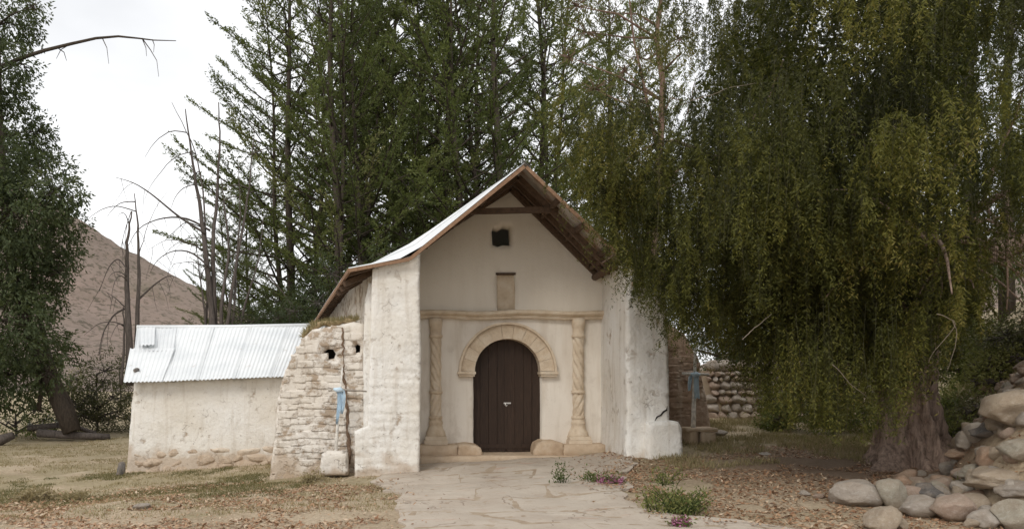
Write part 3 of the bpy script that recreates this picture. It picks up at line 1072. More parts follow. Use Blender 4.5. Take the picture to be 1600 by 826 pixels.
# purlins running back from the gable edge
def purl(tab, s, y0=13.98, y1=17.0, w=0.075, h=0.085, drop=0.075, name='purlin'):
    x0, z0 = roof_pt(tab, s, y0); x1, z1 = roof_pt(tab, s, y1)
    b = MB(); b.beam((x0, y0, z0 - drop), (x1, y1, z1 - drop), w, h)
    return b.build(name, M_TIMBER, roof, False)
for tab in (LEFT, RIGHT):
    for s in (0.24, 0.42, 0.60):
        purl(tab, s)
    for y in (14.75, 15.35, 15.9):
        p = profile(tab, y)
        for (a, b) in ((p[0], p[1]), (p[1], p[2])):
            r = MB(); r.beam((a[0], y, a[1] - 0.165), (b[0], y, b[1] - 0.165), 0.085, 0.10)
            r.build('rafter', M_TIMBER, roof, False)
# rafter tails along the left eave
y = 14.25
while y < 25.5:
    p = profile(LEFT, y)
    a, b = p[1], p[2]
    r = MB()
    t0 = 0.05
    r.beam((a[0] + (b[0] - a[0]) * t0, y, a[1] + (b[1] - a[1]) * t0 - 0.075), (a[0] + (b[0] - a[0]) * 0.985, y, a[1] + (b[1] - a[1]) * 0.985 - 0.065), 0.07, 0.08)
    r.build('rafter', M_TIMBER, roof, False)
    y += 0.62
# barge boards and eave board
def board(pts, w, h, mat, name='barge_board'):
    for a, b in zip(pts[:-1], pts[1:]):
        r = MB(); r.beam(a, b, w, h); r.build(name, mat, roof, False)
pl = profile(LEFT, 13.9); pr = profile(RIGHT, 13.9)
board([(pl[0][0], 13.89, pl[0][1] - 0.07), (pl[1][0], 13.89, pl[1][1] - 0.06)], 0.035, 0.062, M_FASCIA)
board([(pl[1][0] - 0.001, 13.892, pl[1][1] - 0.06), (pl[2][0], 13.892, pl[2][1] - 0.055)], 0.035, 0.062, M_FASCIA)
board([(pr[0][0] + 0.03, 13.89, pr[0][1] - 0.08), (pr[1][0], 13.89, pr[1][1] - 0.05)], 0.035, 0.058, M_FASCIA)
board([(pr[1][0], 13.892, pr[1][1] - 0.05), (pr[2][0], 13.892, pr[2][1] - 0.05)], 0.035, 0.058, M_FASCIA)
ep = []
for y in np.linspace(13.93, 26, 7):
    q = profile(LEFT, y)[2]; ep.append((q[0] + 0.015, y, q[1] - 0.045))
board(ep, 0.045, 0.075, M_FASCIA, 'eave_board')
# tie beam across the gable and the log ends on the right
tb = MB(); tb.beam((0.95, 14.72, 4.86), (2.72, 14.72, 4.90), 0.10, 0.10); tb.build('tie_beam', M_TIMBER, chapel, False)
for (x, z, r_, y0) in ((3.72, 3.80, 0.075, 14.9), (3.62, 3.98, 0.06, 15.1)):
    b = MB(); b.tube([(x, y0, z), (x, 15.5, z), (x, 16.3, z)], r_, 9); b.build('log_end', M_TIMBER, chapel)
# ------------------------------------------------------------------ paved forecourt
t = NT('old_flagstone')
n1 = t.noise(1.2, 5, 0.6)
col = t.ramp(n1, [(0.3, (0.40, 0.33, 0.265)), (0.5, (0.475, 0.405, 0.33)), (0.72, (0.54, 0.475, 0.395))])
col = t.mix(t.math('MULTIPLY', t.rnd(), 0.35), col, (0.40, 0.345, 0.28))
col = t.mix(t.ramp(t.noise(5, 6, 0.7, off=3), [(0.55, 0.0), (0.68, 0.5)]), col, (0.36, 0.27, 0.19))
col = t.mix(t.ramp(t.noise(1.7, 3, 0.5, sc3=(1, 2.5, 1), off=33), [(0.62, 0.0), (0.70, 0.5)]), col, (0.42, 0.27, 0.20))
col = t.mix(t.ramp(t.noise(30, 4, 0.6, off=8), [(0.6, 0.0), (0.7, 0.4)]), col, (0.24, 0.19, 0.14))
vo = t.n('ShaderNodeTexVoronoi', feature='DISTANCE_TO_EDGE'); vo.inputs['Scale'].default_value = 1.5
wv = t.n('ShaderNodeMixRGB'); wv.inputs['Fac'].default_value = 0.4
nz = t.n('ShaderNodeTexNoise'); nz.inputs['Scale'].default_value = 3.0; nz.inputs['Detail'].default_value = 6
t.l(t.pos, nz.inputs['Vector']); t.l(t.pos, wv.inputs['Color1']); t.l(nz.outputs['Color'], wv.inputs['Color2']); t.l(wv.outputs[0], vo.inputs['Vector'])
ck_ = t.mix(1.0, t.ramp(vo.outputs['Distance'], [(0.004, 1.0), (0.016, 0.0)]), t.ramp(t.noise(1.1, 3, off=71), [(0.48, 0.0), (0.58, 0.8)]), 'MULTIPLY')
col = t.mix(ck_, col, (0.20, 0.15, 0.11))
M_FLAG = t.fin(col, 0.93, t.noise(11, 8, 0.68), 0.5, 0.025)
M_EARTH = m_stone('packed_earth', (0.36, 0.28, 0.20), (0.27, 0.20, 0.14), (0.42, 0.34, 0.25), 0.8, 6)

def build_path():
    ys = np.linspace(6.4, 15.24, 60)
    V = []; Fc = []
    m = 24
    for y in ys:
        a, b = float(path_left(y)) - 0.05, float(path_right(y)) + 0.05
        for j in range(m + 1):
            x = a + (b - a) * j / m
            e = min(j, m - j)
            V.append((x, y, 0.0 if False else gz(x, y) + (0.0275 if e > 0 else -0.05)))
    for i in range(len(ys) - 1):
        for j in range(m):
            a = i * (m + 1) + j
            Fc.append((a, a + 1, a + m + 2, a + m + 1))
    p = mesh('path', V, Fc, M_EARTH)
    p['kind'] = 'structure'
    rng = random.Random(12)
    rows = [6.4, 7.5, 8.55, 9.5, 10.55, 11.45, 12.35, 13.4, 14.35, 15.22]
    for r in range(len(rows) - 1):
        y0, y1 = rows[r], rows[r + 1]
        def X(y, f):
            return float(path_left(y)) + (float(path_right(y)) - float(path_left(y))) * f
        n = 2 if r % 2 else 3
        cuts = [0] + sorted(min(0.95, max(0.05, (k + 1) / n + rng.uniform(-0.06, 0.06))) for k in range(n - 1)) + [1]
        skew = [0] + [rng.uniform(-0.02, 0.02) for _ in range(n - 1)] + [0]
        for k in range(n):
            g = 0.006
            c = []
            for (y, fa, fb) in ((y0 + g, cuts[k], cuts[k + 1]), (y1 - g, cuts[k] + skew[k], cuts[k + 1] + skew[k + 1])):
                c.append(((X(y, fa) + g, y), (X(y, fb) - g, y)))
            poly = [c[0][0], c[0][1], c[1][1], c[1][0]]
            P = densify(poly, 0.09)
            P3 = np.stack([P[:, 0], P[:, 1], 0 * P[:, 0]], 1)
            edge = (P[:, 0] < path_left(P[:, 1]) + 0.06) | (P[:, 0] > path_right(P[:, 1]) - 0.06)
            amp = np.where(edge, 0.13, 0.006)
            P[:, 0] += amp * vnoise(P3 * 3.1, 3) ; P[:, 1] += 0.008 * vnoise(P3 * 6.3 + 3, 4)
            lo, hi = P.min(0), P.max(0)
            gx, gy = np.meshgrid(np.arange(lo[0] + .1, hi[0], 0.14), np.arange(lo[1] + .1, hi[1], 0.14))
            q = np.stack([gx.ravel(), gy.ravel()], 1)
            q = q[inside(P, q)]
            if len(q):
                dd = np.min(np.linalg.norm(q[:, None] - P[None], axis=2), axis=1); q = q[dd > 0.05]
            pts = np.concatenate([P, q])
            nb_ = len(P)
            vs, es, fs, ov, oe, of = delaunay_2d_cdt([Vector(v) for v in pts], [(i, (i + 1) % nb_) for i in range(nb_)], [], 0, 1e-6)
            Q = np.array([(v.x, v.y) for v in vs])
            cen = np.array([Q[list(f)].mean(0) for f in fs])
            ok = inside(P, cen)
            bnd = {}
            for new, src in enumerate(ov):
                for s_ in src:
                    bnd[s_] = new
            bi = [bnd[i] for i in range(nb_)]
            tilt = (rng.uniform(-0.003, 0.003), rng.uniform(-0.003, 0.003), rng.uniform(0.0, 0.004))
            cc = P.mean(0)
            Z = ground_z(Q[:, 0], Q[:, 1]) + 0.03 + tilt[2] + tilt[0] * (Q[:, 0] - cc[0]) + tilt[1] * (Q[:, 1] - cc[1])
            Z[bi] -= 0.004
            V = [(Q[i, 0], Q[i, 1], Z[i]) for i in range(len(Q))]
            Fc = [f for f, o_ in zip(fs, ok) if o_]
            Fc = [f if (Q[f[1]][0] - Q[f[0]][0]) * (Q[f[2]][1] - Q[f[0]][1]) - (Q[f[1]][1] - Q[f[0]][1]) * (Q[f[2]][0] - Q[f[0]][0]) > 0 else f[::-1] for f in Fc]
            base = len(V)
            V += [(Q[i, 0], Q[i, 1], Z[i] - 0.07) for i in bi]
            for j in range(nb_):
                j2 = (j + 1) % nb_
                Fc.append((bi[j], base + j, base + j2, bi[j2]))
            mesh('flagstone', V, Fc, M_FLAG, p, False)
    return p
build_path()

# ------------------------------------------------------------------ stones
C_GREY = m_boulder('grey_river_stone', (0.46, 0.40, 0.335), (0.33, 0.28, 0.235))
C_SLATE = m_boulder('slate_grey_stone', (0.21, 0.19, 0.175), (0.13, 0.12, 0.11))
C_PINK = m_boulder('pinkish_stone', (0.48, 0.365, 0.285), (0.36, 0.26, 0.20))
C_TAN = m_boulder('tan_stone', (0.50, 0.41, 0.305), (0.38, 0.295, 0.215))
C_PALE = m_boulder('pale_stone', (0.56, 0.50, 0.43), (0.42, 0.36, 0.30))
C_OLIVE = m_boulder('greenish_stone', (0.44, 0.395, 0.315), (0.32, 0.28, 0.215))
C_RUSTY = m_boulder('orange_brown_stone', (0.47, 0.32, 0.22), (0.33, 0.215, 0.145))
PAL = {'grey': C_GREY, 'slate': C_SLATE, 'pink': C_PINK, 'tan': C_TAN, 'pale': C_PALE, 'olive': C_OLIVE, 'rusty': C_RUSTY}
def boulder(px, py, w, h, colour, label, seed, yd=None, depth=0.9, tilt=0.0, group='loose boulders at the foot of the bank', sub=4, y_off=0.0, cat='boulder', name='boulder'):
    """a boulder whose middle shows at (px, py), w x h photograph pixels"""
    if yd is None:
        foot_ = hit(px, py + h * 0.36)
        yd = foot_[1] + y_off
    s = yd / F
    me = stone_templates(1, [PAL[colour]], seed, sub, 0.24)[0]
    me.name = name
    x, y, z = at(px, py, yd)
    o = place(me, name, None, (x, y, z), (0, math.radians(tilt), random.Random(seed).uniform(-0.3, 0.3)), (w * s, w * s * depth, h * s * 1.05))
    tag(o, label, cat, group)
    return o
B = [
 (1333, 771, 74, 42, 'grey', 'broad flat grey boulder at the left end of the boulder row', 6),
 (1395, 772, 50, 50, 'olive', 'upright grey boulder with a pale chip, second from the left of the row', -8),
 (1448, 768, 44, 32, 'slate', 'dark grey boulder below the pepper tree roots', 4),
 (1437, 793, 70, 36, 'grey', 'low wide brown-grey boulder in the front of the row', 7),
 (1497, 796, 66, 44, 'pink', 'rounded pinkish brown boulder in the front of the row', 5),
 (1377, 813, 62, 40, 'tan', 'pointed tan boulder nearest the path', -6),
 (1409, 818, 22, 22, 'tan', 'small tan stone leaning on the pointed tan boulder', 0),
 (1536, 812, 44, 30, 'pale', 'pale pinkish round stone between two large boulders', 0),
 (1583, 806, 60, 52, 'olive', 'big grey-green boulder at the bottom right corner', 0),
 (1474, 752, 36, 20, 'rusty', 'small reddish stone against the tree roots', 0),
 (1430, 752, 30, 16, 'pink', 'small flat pink stone behind the upright boulder', 0),
 (1372, 762, 16, 22, 'rusty', 'small orange stone wedged between two grey boulders', 0),
 (1518, 818, 22, 16, 'tan', 'small tan stone beside the pale pinkish stone', 0),
 (1503, 762, 40, 22, 'pale', 'pale flat stone above the rounded pinkish boulder', 8),
]
for i, (px, py, w, h, c, lab, tl) in enumerate(B):
    boulder(px, py, w, h, c, lab, 100 + i, tilt=tl)
B2 = [
 (1588, 636, 96, 62, 'tan', 'largest tan boulder embedded in the right bank', 11.3, -14),
 (1541, 673, 42, 28, 'slate', 'smooth dark slate boulder below the largest tan boulder', 11.0, 10),
 (1588, 703, 56, 36, 'olive', 'greenish boulder at the right edge under the slate boulder', 10.4, 4),
 (1546, 712, 42, 34, 'rusty', 'orange brown boulder right of the tree trunk', 10.7, -8),
 (1511, 686, 38, 30, 'grey', 'grey boulder touching the right side of the trunk', 11.3, 0),
 (1558, 660, 38, 30, 'tan', 'tan rounded boulder beside the slate boulder', 11.15, 20),
 (1546, 625, 20, 18, 'pale', 'white stone high on the bank beside the tan boulder', 11.8, 0),
 (1516, 628, 16, 15, 'pale', 'small white stone left of the tan boulder on the bank', 12.0, 0),
 (1538, 640, 24, 18, 'pink', 'pink stone under the white stone on the bank', 11.6, 0),
 (1558, 748, 100, 34, 'tan', 'long flat tan ledge stone above the front boulders', 10.0, 3),
 (1500, 708, 40, 18, 'rusty', 'flat orange stone beside the trunk', 11.0, 0),
 (1522, 735, 46, 26, 'olive', 'mossy grey stone between the trunk and the ledge stone', 10.6, 0),
 (1586, 765, 50, 30, 'grey', 'grey stone at the right edge under the ledge stone', 9.6, 0),
 (1570, 556, 26, 22, 'pink', 'pink stone topmost on the right bank', 13.0, 0),
]
for i, (px, py, w, h, c, lab, yd, tl) in enumerate(B2):
    boulder(px, py, w, h, c, lab, 140 + i, yd=None, tilt=tl, group='boulders of the right bank')

# small stones packed between the boulders: a tumbled terrace wall
terr = empty('terrace_wall', (8.6, 11.5, 0.5))
tag(terr, 'tumbled dry stone terrace of small stones on the right bank', 'stone terrace')
ST_MIX = stone_templates(10, [C_GREY, C_TAN, C_PINK, C_OLIVE, C_RUSTY, C_GREY, C_PALE], 61, 3)
rng = random.Random(5)
pts = []
tries = 0
while len(pts) < 280 and tries < 9000:
    tries += 1
    y = rng.uniform(8.6, 15.4); x = float(np.interp(y, TOE_Y, TOE_X)) + rng.uniform(-0.5, 3.4)
    if x / y > 0.86 or (x - 8.1) ** 2 + (y - 12.6) ** 2 < 0.9 ** 2:
        continue
    r = rng.choice([0.07, 0.09, 0.11, 0.14, 0.18])
    if any((x - a) ** 2 + (y - b) ** 2 < (0.8 * (r + c)) ** 2 for a, b, c in pts):
        continue
    pts.append((x, y, r))
for (x, y, r) in pts:
    place(rng.choice(ST_MIX), 'stone', terr, (x, y, gz(x, y) + r * 0.15), (rng.uniform(-.5, .5), rng.uniform(-.5, .5), rng.uniform(0, 6)), (r * 2.5, r * 2.1, r * 1.6))

# dry stone wall beyond the right cross
pirca = empty('dry_stone_wall', (8.6, 20, 0.6))
tag(pirca, 'dry stone wall of rounded river stones behind the right cross', 'stone wall')
core = MB()
YP = 20.0
core.box(7.45, 12.6, YP + 0.12, YP + 0.6, 0.2, 1.95)
V = core.arr()
bm = bmesh.new()
o = core.build('wall_core', M_EARTH, pirca, False)
ST_WALL = stone_templates(9, [C_PINK, C_TAN, C_GREY, C_PINK, C_PALE, C_TAN], 81, 3, 0.16)
z = 0.5
rng = random.Random(15)
while z < 2.0:
    h = rng.choice([0.14, 0.17, 0.2, 0.24, 0.3])
    x = 7.5 + rng.uniform(0, 0.15)
    while x < 12.5:
        w = h * rng.uniform(0.95, 1.7)
        place(rng.choice(ST_WALL), 'stone', pirca, (x + w / 2, YP + 0.10 + rng.uniform(-0.04, 0.04), z + h / 2), (rng.uniform(-.25, .25), rng.uniform(-.25, .25), rng.uniform(-.4, .4)), (w * 1.02, 0.34, h * 1.05))
        x += w
    z += h * 0.92

# stones lying at the foot of the right pier and in the grass
for i, (px, py, w, h, c, lab) in enumerate([
    (990, 706, 16, 12, 'pale', 'small pale stone at the inner corner of the right pier'),
    (1012, 706, 40, 12, 'tan', 'flat tan slab fallen at the foot of the right pier'),
    (1040, 702, 22, 12, 'pale', 'pale broken stone under the right pier foot block'),
    (1195, 709, 18, 7, 'pale', 'small white stone in the dry grass right of the path'),
    (1125, 676, 30, 9, 'grey', 'flat grey slab stone beside the pedestal of the right cross'),
    (1258, 770, 16, 9, 'pale', 'small pale stone in the leaf litter left of the boulder row'),
    (1280, 774, 18, 9, 'pink', 'small pink stone in the leaf litter left of the boulder row'),
    (222, 790, 26, 11, 'grey', 'flat grey stone in the litter in front of the outbuilding'),
    (190, 733, 15, 24, 'slate', 'dark upright stone at the corner of the outbuilding'),
    ]):
    boulder(px, py, w, h, c, lab, 200 + i, group='scattered stones', sub=3, cat='stone', name='stone')

# ------------------------------------------------------------------ outbuilding
shed = empty('outbuilding', (-4.5, 17.5, -0.3))
tag(shed, 'low whitewashed adobe outbuilding with white corrugated roof left of chapel', 'outbuilding')
YS = 17.2
so = [xz(196, 762, YS), (-2.2, -0.65), (-2.2, 1.72), xz(440, 588, YS), xz(330, 590, YS), (xz(209, 592, YS)[0], xz(209, 594, YS)[1]), xz(206, 650, YS), xz(201, 700, YS)]
M_SHED = m_whitewash('shed_limewash', white=(0.83, 0.805, 0.76), worn=0.64, dirt_top=0.5)
V, Fc = wall_mesh(so, [], 0.08, YS, 19.9, 0.03, 0.035, 0.012, 85, side_step=0.3)
sw_ = recalc(mesh('wall', V, Fc, M_SHED, shed))
# gable ends up to the roof
gl = MB()
gl.add([(-6.22, 17.3, 1.5), (-6.35, 19.9, 1.5), (-6.30, 18.6, 2.55), (-6.0, 17.3, 1.5), (-6.1, 19.9, 1.5), (-6.1, 18.6, 2.55)], [(0, 2, 1), (3, 4, 5), (0, 3, 5, 2), (2, 5, 4, 1), (0, 1, 4, 3)])
gl.build('gable', M_SHED, shed, False)
# foundation stones, limewashed over
M_FOUND = m_whitewash('limewashed_stone', white=(0.72, 0.63, 0.53), worn=0.56, dirt_top=0.7, adobe=(0.42, 0.30, 0.21))
ST_F = stone_templates(9, [M_FOUND], 71, 3, 0.3)
rng = random.Random(3)
for row in range(3):
    x = -6.36 + rng.uniform(0, 0.1)
    while x < -2.5:
        w = rng.uniform(0.24, 0.62)
        zt = -0.36 + 0.05 * (x + 6.3)
        h = rng.uniform(0.2, 0.34)
        place(rng.choice(ST_F), 'stone', shed, (x + w / 2, YS + 0.085 + 0.02 * row + rng.uniform(-.015, .015), zt + 0.02 + row * 0.18 + rng.uniform(-.04, .04)), (rng.uniform(-.1, .1), rng.uniform(-.3, .3), rng.uniform(-.06, .06)), (w * 1.22, 0.30, h * 1.05))
        x += w * 0.94
# roof sheets: eave row and ridge row
E0 = np.array(at(193, 598, 16.85)); E1 = np.array([-2.35, 16.85, 1.78])
M0 = np.array(at(210, 549, 18.0)); M1 = np.array([-2.25, 18.0, 2.40])
R0 = np.array(at(214, 512, 19.3)); R1 = np.array([-2.2, 19.3, 3.05])
rm = MB(); rm.tube([tuple(R0 + (0, 0, 0.02)), tuple((R0 + R1) / 2 + (0, 0, 0.0)), tuple(R1 + (0, 0, 0.02))], 0.05, 8)
shed_roof = rm.build('roof', M_METAL, shed)
M_SHEET = m_metal('white_sheet')
def flat_sheet(a0, a1, b0, b1, n_wave, lift0, lift1, seed):
    n = n_wave * 6; m = 7
    V = []
    for i in range(n + 1):
        u = i / n
        lo = a0 + (a1 - a0) * u; hi_ = b0 + (b1 - b0) * u
        for j in range(m + 1):
            v = j / m
            p = lo + (hi_ - lo) * v
            w = 0.0115 * math.cos(2 * math.pi * u * n_wave)
            V.append((p[0], p[1], p[2] + w + lift0 + (lift1 - lift0) * v))
    V = np.array(V)
    V[:, 2] += 0.014 * vnoise(V * 1.1, seed)
    V[:, 1] += 0.02 * vnoise(np.stack([V[:, 0] * 1.3, 0 * V[:, 0], 0 * V[:, 0]], 1), seed + 2)
    Fc = []
    for i in range(n):
        for j in range(m):
            a = i * (m + 1) + j
            Fc.append((a, a + m + 1, a + m + 2, a + 1))
    return mesh('roof_sheet', V, Fc, M_SHEET, shed_roof)
ns = 5
L = lambda a, b, f: a + (b - a) * f
B0 = R0 + np.array([0.1, 1.6, -1.0]); B1 = R1 + np.array([0, 1.6, -1.0])
for k in range(ns):
    f0, f1 = k / ns, (k + 1) / ns + (0.012 if k < ns - 1 else 0)
    lf = 0.008 * (k % 2)
    if k == 0:
        flat_sheet(E0, L(E0, E1, f1), M0 + (-0.14, 0.12, 0.06), L(M0, M1, f1) + (0, 0.12, 0.06), 10, lf + 0.012, lf + 0.012, 5)
        flat_sheet(M0, L(M0, M1, f1), R0, L(R0, R1, f1), 10, lf, lf, 6)
    else:
        flat_sheet(L(E0, E1, f0), L(E0, E1, f1), L(R0, R1, f0), L(R0, R1, f1), 10, lf, lf, 5 + k)
    flat_sheet(L(R0, R1, f0), L(R0, R1, f1), L(B0, B1, f0), L(B0, B1, f1), 10, lf, lf, 25 + k)
# loose sheet with a lifted edge at the top left
q0 = np.array(at(218, 546, 18.02)); q1 = np.array(at(241, 545, 18.02)); q2 = np.array(at(217, 514, 19.2)); q3 = np.array(at(242, 513, 19.2))
ls = flat_sheet(q0, q1, q2, q3, 4, 0.10, 0.04, 44); ls['label'] = 'short loose sheet with a lifted lower edge'
# the stone that weighs the roof down
p = at(213, 579, 17.22)
me = stone_templates(1, [C_SLATE], 401, 3)[0]; me.name = 'stone'
o = place(me, 'stone', None, (p[0], p[1], p[2] + 0.02), (0, 0.2, 0), (0.13, 0.12, 0.11)); tag(o, 'dark stone weighing down the corner of the outbuilding roof', 'stone', 'scattered stones')

# ------------------------------------------------------------------ crosses
M_CROSS = m_plain('flaking_white_paint', (0.70, 0.67, 0.62), 0.8, 0.25, 14)
M_GREYWOOD = m_plain('grey_weathered_wood', (0.34, 0.30, 0.26), 0.85, 0.25, 14)
M_BLUE = m_plain('pale_blue_cloth', (0.55, 0.69, 0.80), 0.9, 0.15, 9)
M_BLOCK = m_whitewash('painted_block', white=(0.78, 0.74, 0.69), worn=0.64, dirt_top=0.3)
def cloth_piece(pts, widths, seed, thick=0.006, folds=3):
    """a hanging strip of cloth with folds and thickness"""
    n = len(pts); m = 14
    V = []
    for side in (0, 1):
        for i, (p, w) in enumerate(zip(pts, widths)):
            for j in range(m + 1):
                u = j / m - 0.5
                fold = 0.018 * math.sin(u * folds * 6.28 + i * 0.5 + seed)
                V.append((p[0] + u * w, p[1] + fold + side * thick, p[2] + 0.008 * math.sin(u * 9 + seed)))
    K = n * (m + 1)
    Fc = []
    for i in range(n - 1):
        for j in range(m):
            a = i * (m + 1) + j
            Fc.append((a, a + 1, a + m + 2, a + m + 1))
            Fc.append((K + a, K + a + m + 1, K + a + m + 2, K + a + 1))
    for i in range(n - 1):
        for j in (0, m):
            a = i * (m + 1) + j
            Fc.append((a, K + a, K + a + m + 1, a + m + 1))
    for j in range(m):
        for i in (0, n - 1):
            a = i * (m + 1) + j
            Fc.append((a, a + 1, K + a + 1, K + a))
    return V, Fc
def make_cross(name, label, yd, shaft, arm_l, arm_r, cloth, r0, r1, mats, tail):
    base = at(*shaft[0], yd)
    c = empty(name, base)
    tag(c, label, 'cross', 'processional crosses flanking the chapel')
    s = MB(); pts = [at(px, py, yd) for px, py in shaft]
    s.tube(pts, list(np.linspace(r0, r1, len(pts))), 8); s.build('shaft', mats[0], c)
    a = MB(); a.tube([at(*arm_l, yd - 0.01), at((arm_l[0] + arm_r[0]) / 2, (arm_l[1] + arm_r[1]) / 2, yd - 0.012), at(*arm_r, yd - 0.01)], [r1 * 1.3, r1 * 1.6, r1 * 1.2], 7); a.build('arm', mats[1], c)
    cp = [at(px, py, yd - 0.05) for px, py, w in cloth]; cw = [w * yd / F for px, py, w in cloth]
    V, Fc = cloth_piece(cp, cw, 1.0); cl = recalc(mesh('cloth', V, Fc, M_BLUE, c)); cl['label'] = 'pale blue cloth tied round the cross'
    k = MB(); kp = at(cloth[0][0], cloth[0][1] + 3, yd - 0.05)
    k.tube([(kp[0] - 0.09, kp[1], kp[2] + 0.02), (kp[0] - 0.03, kp[1] - 0.02, kp[2]), (kp[0] + 0.03, kp[1] - 0.02, kp[2] + 0.01), (kp[0] + 0.09, kp[1], kp[2] - 0.01)], [0.02, 0.045, 0.045, 0.02], 8)
    k.V = [relief(k.arr(), 0.012, 0.008, 3)]
    k.build('knot', M_BLUE, c)
    V, Fc = cloth_piece([at(px, py, yd - 0.03) for px, py, w in tail], [w * yd / F for px, py, w in tail], 2.2, folds=2)
    recalc(mesh('cloth_tail', V, Fc, M_BLUE, c))
    return c
cl_ = make_cross('cross', 'thin grey cross tied with blue cloth in front of the eroded buttress', 14.25,
    [(524, 712), (527, 670), (530, 630), (533, 600), (535, 574)], (513, 606), (573, 611),
    [(529, 606, 9), (530, 618, 5), (530, 632, 6), (528, 648, 5), (526, 662, 3)], 0.034, 0.012, (M_CROSS, M_GREYWOOD),
    [(535, 608, 7), (536, 620, 8), (535, 634, 7), (534, 646, 4)])
V, Fc = wall_mesh([xz(499, 742, 14.1), xz(544, 742, 14.1), xz(541, 709, 14.1), xz(503, 709, 14.1)], [], 0.05, 14.05, 14.45, 0.02, 0.012, 0.005, 66, side_step=0.1)
recalc(mesh('pedestal', V, Fc, M_BLOCK, cl_))
V, Fc = wall_mesh([xz(507, 714, 14.1), xz(537, 714, 14.1), xz(535, 705, 14.1), xz(509, 705, 14.1)], [], 0.05, 14.12, 14.38, 0.02, 0.01, 0.005, 67, side_step=0.1)
recalc(mesh('pedestal_top', V, Fc, M_BLOCK, cl_))
YC = 15.6
cr_ = make_cross('cross', 'white cross tied with blue cloth on stones right of the chapel', YC,
    [(1083, 676), (1084, 640), (1085, 600), (1086, 560), (1087, 540)], (1066, 583), (1108, 585),
    [(1087, 582, 9), (1088, 594, 7), (1088, 606, 8), (1089, 622, 9)], 0.05, 0.02, (M_CROSS, M_CROSS),
    [(1080, 586, 6), (1078, 596, 6), (1077, 610, 4)])
for (a, b, t_, bt, sd) in ((1070, 1086, 670, 704, 68), (1087, 1113, 672, 706, 69)):
    V, Fc = wall_mesh([xz(a, bt, YC), xz(b, bt, YC), xz(b - 2, t_, YC), xz(a + 2, t_, YC)], [], 0.05, YC - 0.25, YC + 0.25, 0.04, 0.02, 0.008, sd, side_step=0.1)
    recalc(mesh('pedestal', V, Fc, M_PLINTH, cr_))
V, Fc = wall_mesh([xz(1068, 673, YC), xz(1114, 673, YC), xz(1114, 667, YC), xz(1068, 667, YC)], [], 0.04, YC - 0.27, YC + 0.27, 0.02, 0.01, 0.005, 70, side_step=0.1)
recalc(mesh('pedestal_slab', V, Fc, M_PLINTH, cr_))
# ------------------------------------------------------------------ foliage toolkit
def unit(v):
    return v / (np.linalg.norm(v, axis=-1, keepdims=True) + 1e-9)
def leaf_quads(C, A, w, rs):
    """diamond leaves: centre C, half axis A, half width w"""
    S = unit(np.cross(A, rs.normal(size=A.shape))) * np.asarray(w).reshape(-1, 1)
    Q = np.stack([C - A, C + S - A * 0.1, C + A, C - S - A * 0.1], 1)
    return Q.reshape(-1, 3)

def strand_templates(n, seed, n_leaf=46, leaf=0.085, width=0.011, spread=0.62):
    """hanging twigs of unit length (0 .. -1 in z)"""
    out = []
    for k in range(n):
        rs = np.random.RandomState(seed + k)
        t = np.sort(rs.uniform(0.02, 1, n_leaf))
        az = rs.uniform(0, 2 * math.pi); bow = rs.uniform(0.05, 0.5)
        def pos(t):
            return np.stack([np.cos(az) * bow * np.sin(t * 1.6), np.sin(az) * bow * np.sin(t * 1.6), -t], 1)
        C = pos(t) + np.stack([rs.normal(0, 0.045, n_leaf) * (0.4 + t), rs.normal(0, 0.045, n_leaf) * (0.4 + t), rs.normal(0, 0.03, n_leaf)], 1)
        a = rs.uniform(0, 2 * math.pi, n_leaf)
        sp = rs.uniform(0.35, 1.0, n_leaf) * spread
        D = unit(np.stack([np.cos(a) * sp, np.sin(a) * sp, -np.ones(n_leaf) * rs.uniform(0.45, 1.0, n_leaf)], 1))
        L = leaf * rs.uniform(0.6, 1.15, n_leaf)
        out.append((C, D, L, rs.uniform(0.7, 1.3, n_leaf) * width))
    return out

def strands(origins, lengths, templates, seed, tint):
    """hang strands at the origins; returns quads and tints"""
    rs = np.random.RandomState(seed)
    n = len(origins)
    pick = rs.randint(0, len(templates), n)
    rot = rs.uniform(0, 2 * math.pi, n)
    Qs = []; Ts = []
    for k, (C, D, L, W) in enumerate(templates):
        ids = np.where(pick == k)[0]
        if not len(ids):
            continue
        c, s = np.cos(rot[ids]), np.sin(rot[ids])
        m = len(C)
        def R(P):
            return np.stack([c[:, None] * P[None, :, 0] - s[:, None] * P[None, :, 1], s[:, None] * P[None, :, 0] + c[:, None] * P[None, :, 1], np.broadcast_to(P[None, :, 2], (len(ids), m))], -1)
        Cw = R(C) * lengths[ids][:, None, None] * np.array([0.8, 0.8, 1.0]) + origins[ids][:, None, :]
        tl = rs.normal(0, 0.11, (len(ids), 2))
        Cw = Cw + np.stack([(origins[ids][:, 2:3] - Cw[:, :, 2]) * tl[:, 0:1], (origins[ids][:, 2:3] - Cw[:, :, 2]) * tl[:, 1:2], np.zeros_like(Cw[:, :, 2])], -1)
        Dw = unit(R(D) + rs.normal(0, 0.15, (len(ids), m, 3)))
        Aw = Dw * L[None, :, None]
        Cw = Cw + Aw * 0.9
        Q = leaf_quads(Cw.reshape(-1, 3), Aw.reshape(-1, 3) , np.tile(W, len(ids)), rs)
        Qs.append(Q)
        tt = tint[ids][:, None] + rs.normal(0, 0.10, (len(ids), m)) + 0.18 * (-C[:, 2] - 0.5)[None, :]
        Ts.append(np.clip(tt, 0, 1).ravel())
    return np.concatenate(Qs), np.concatenate(Ts)

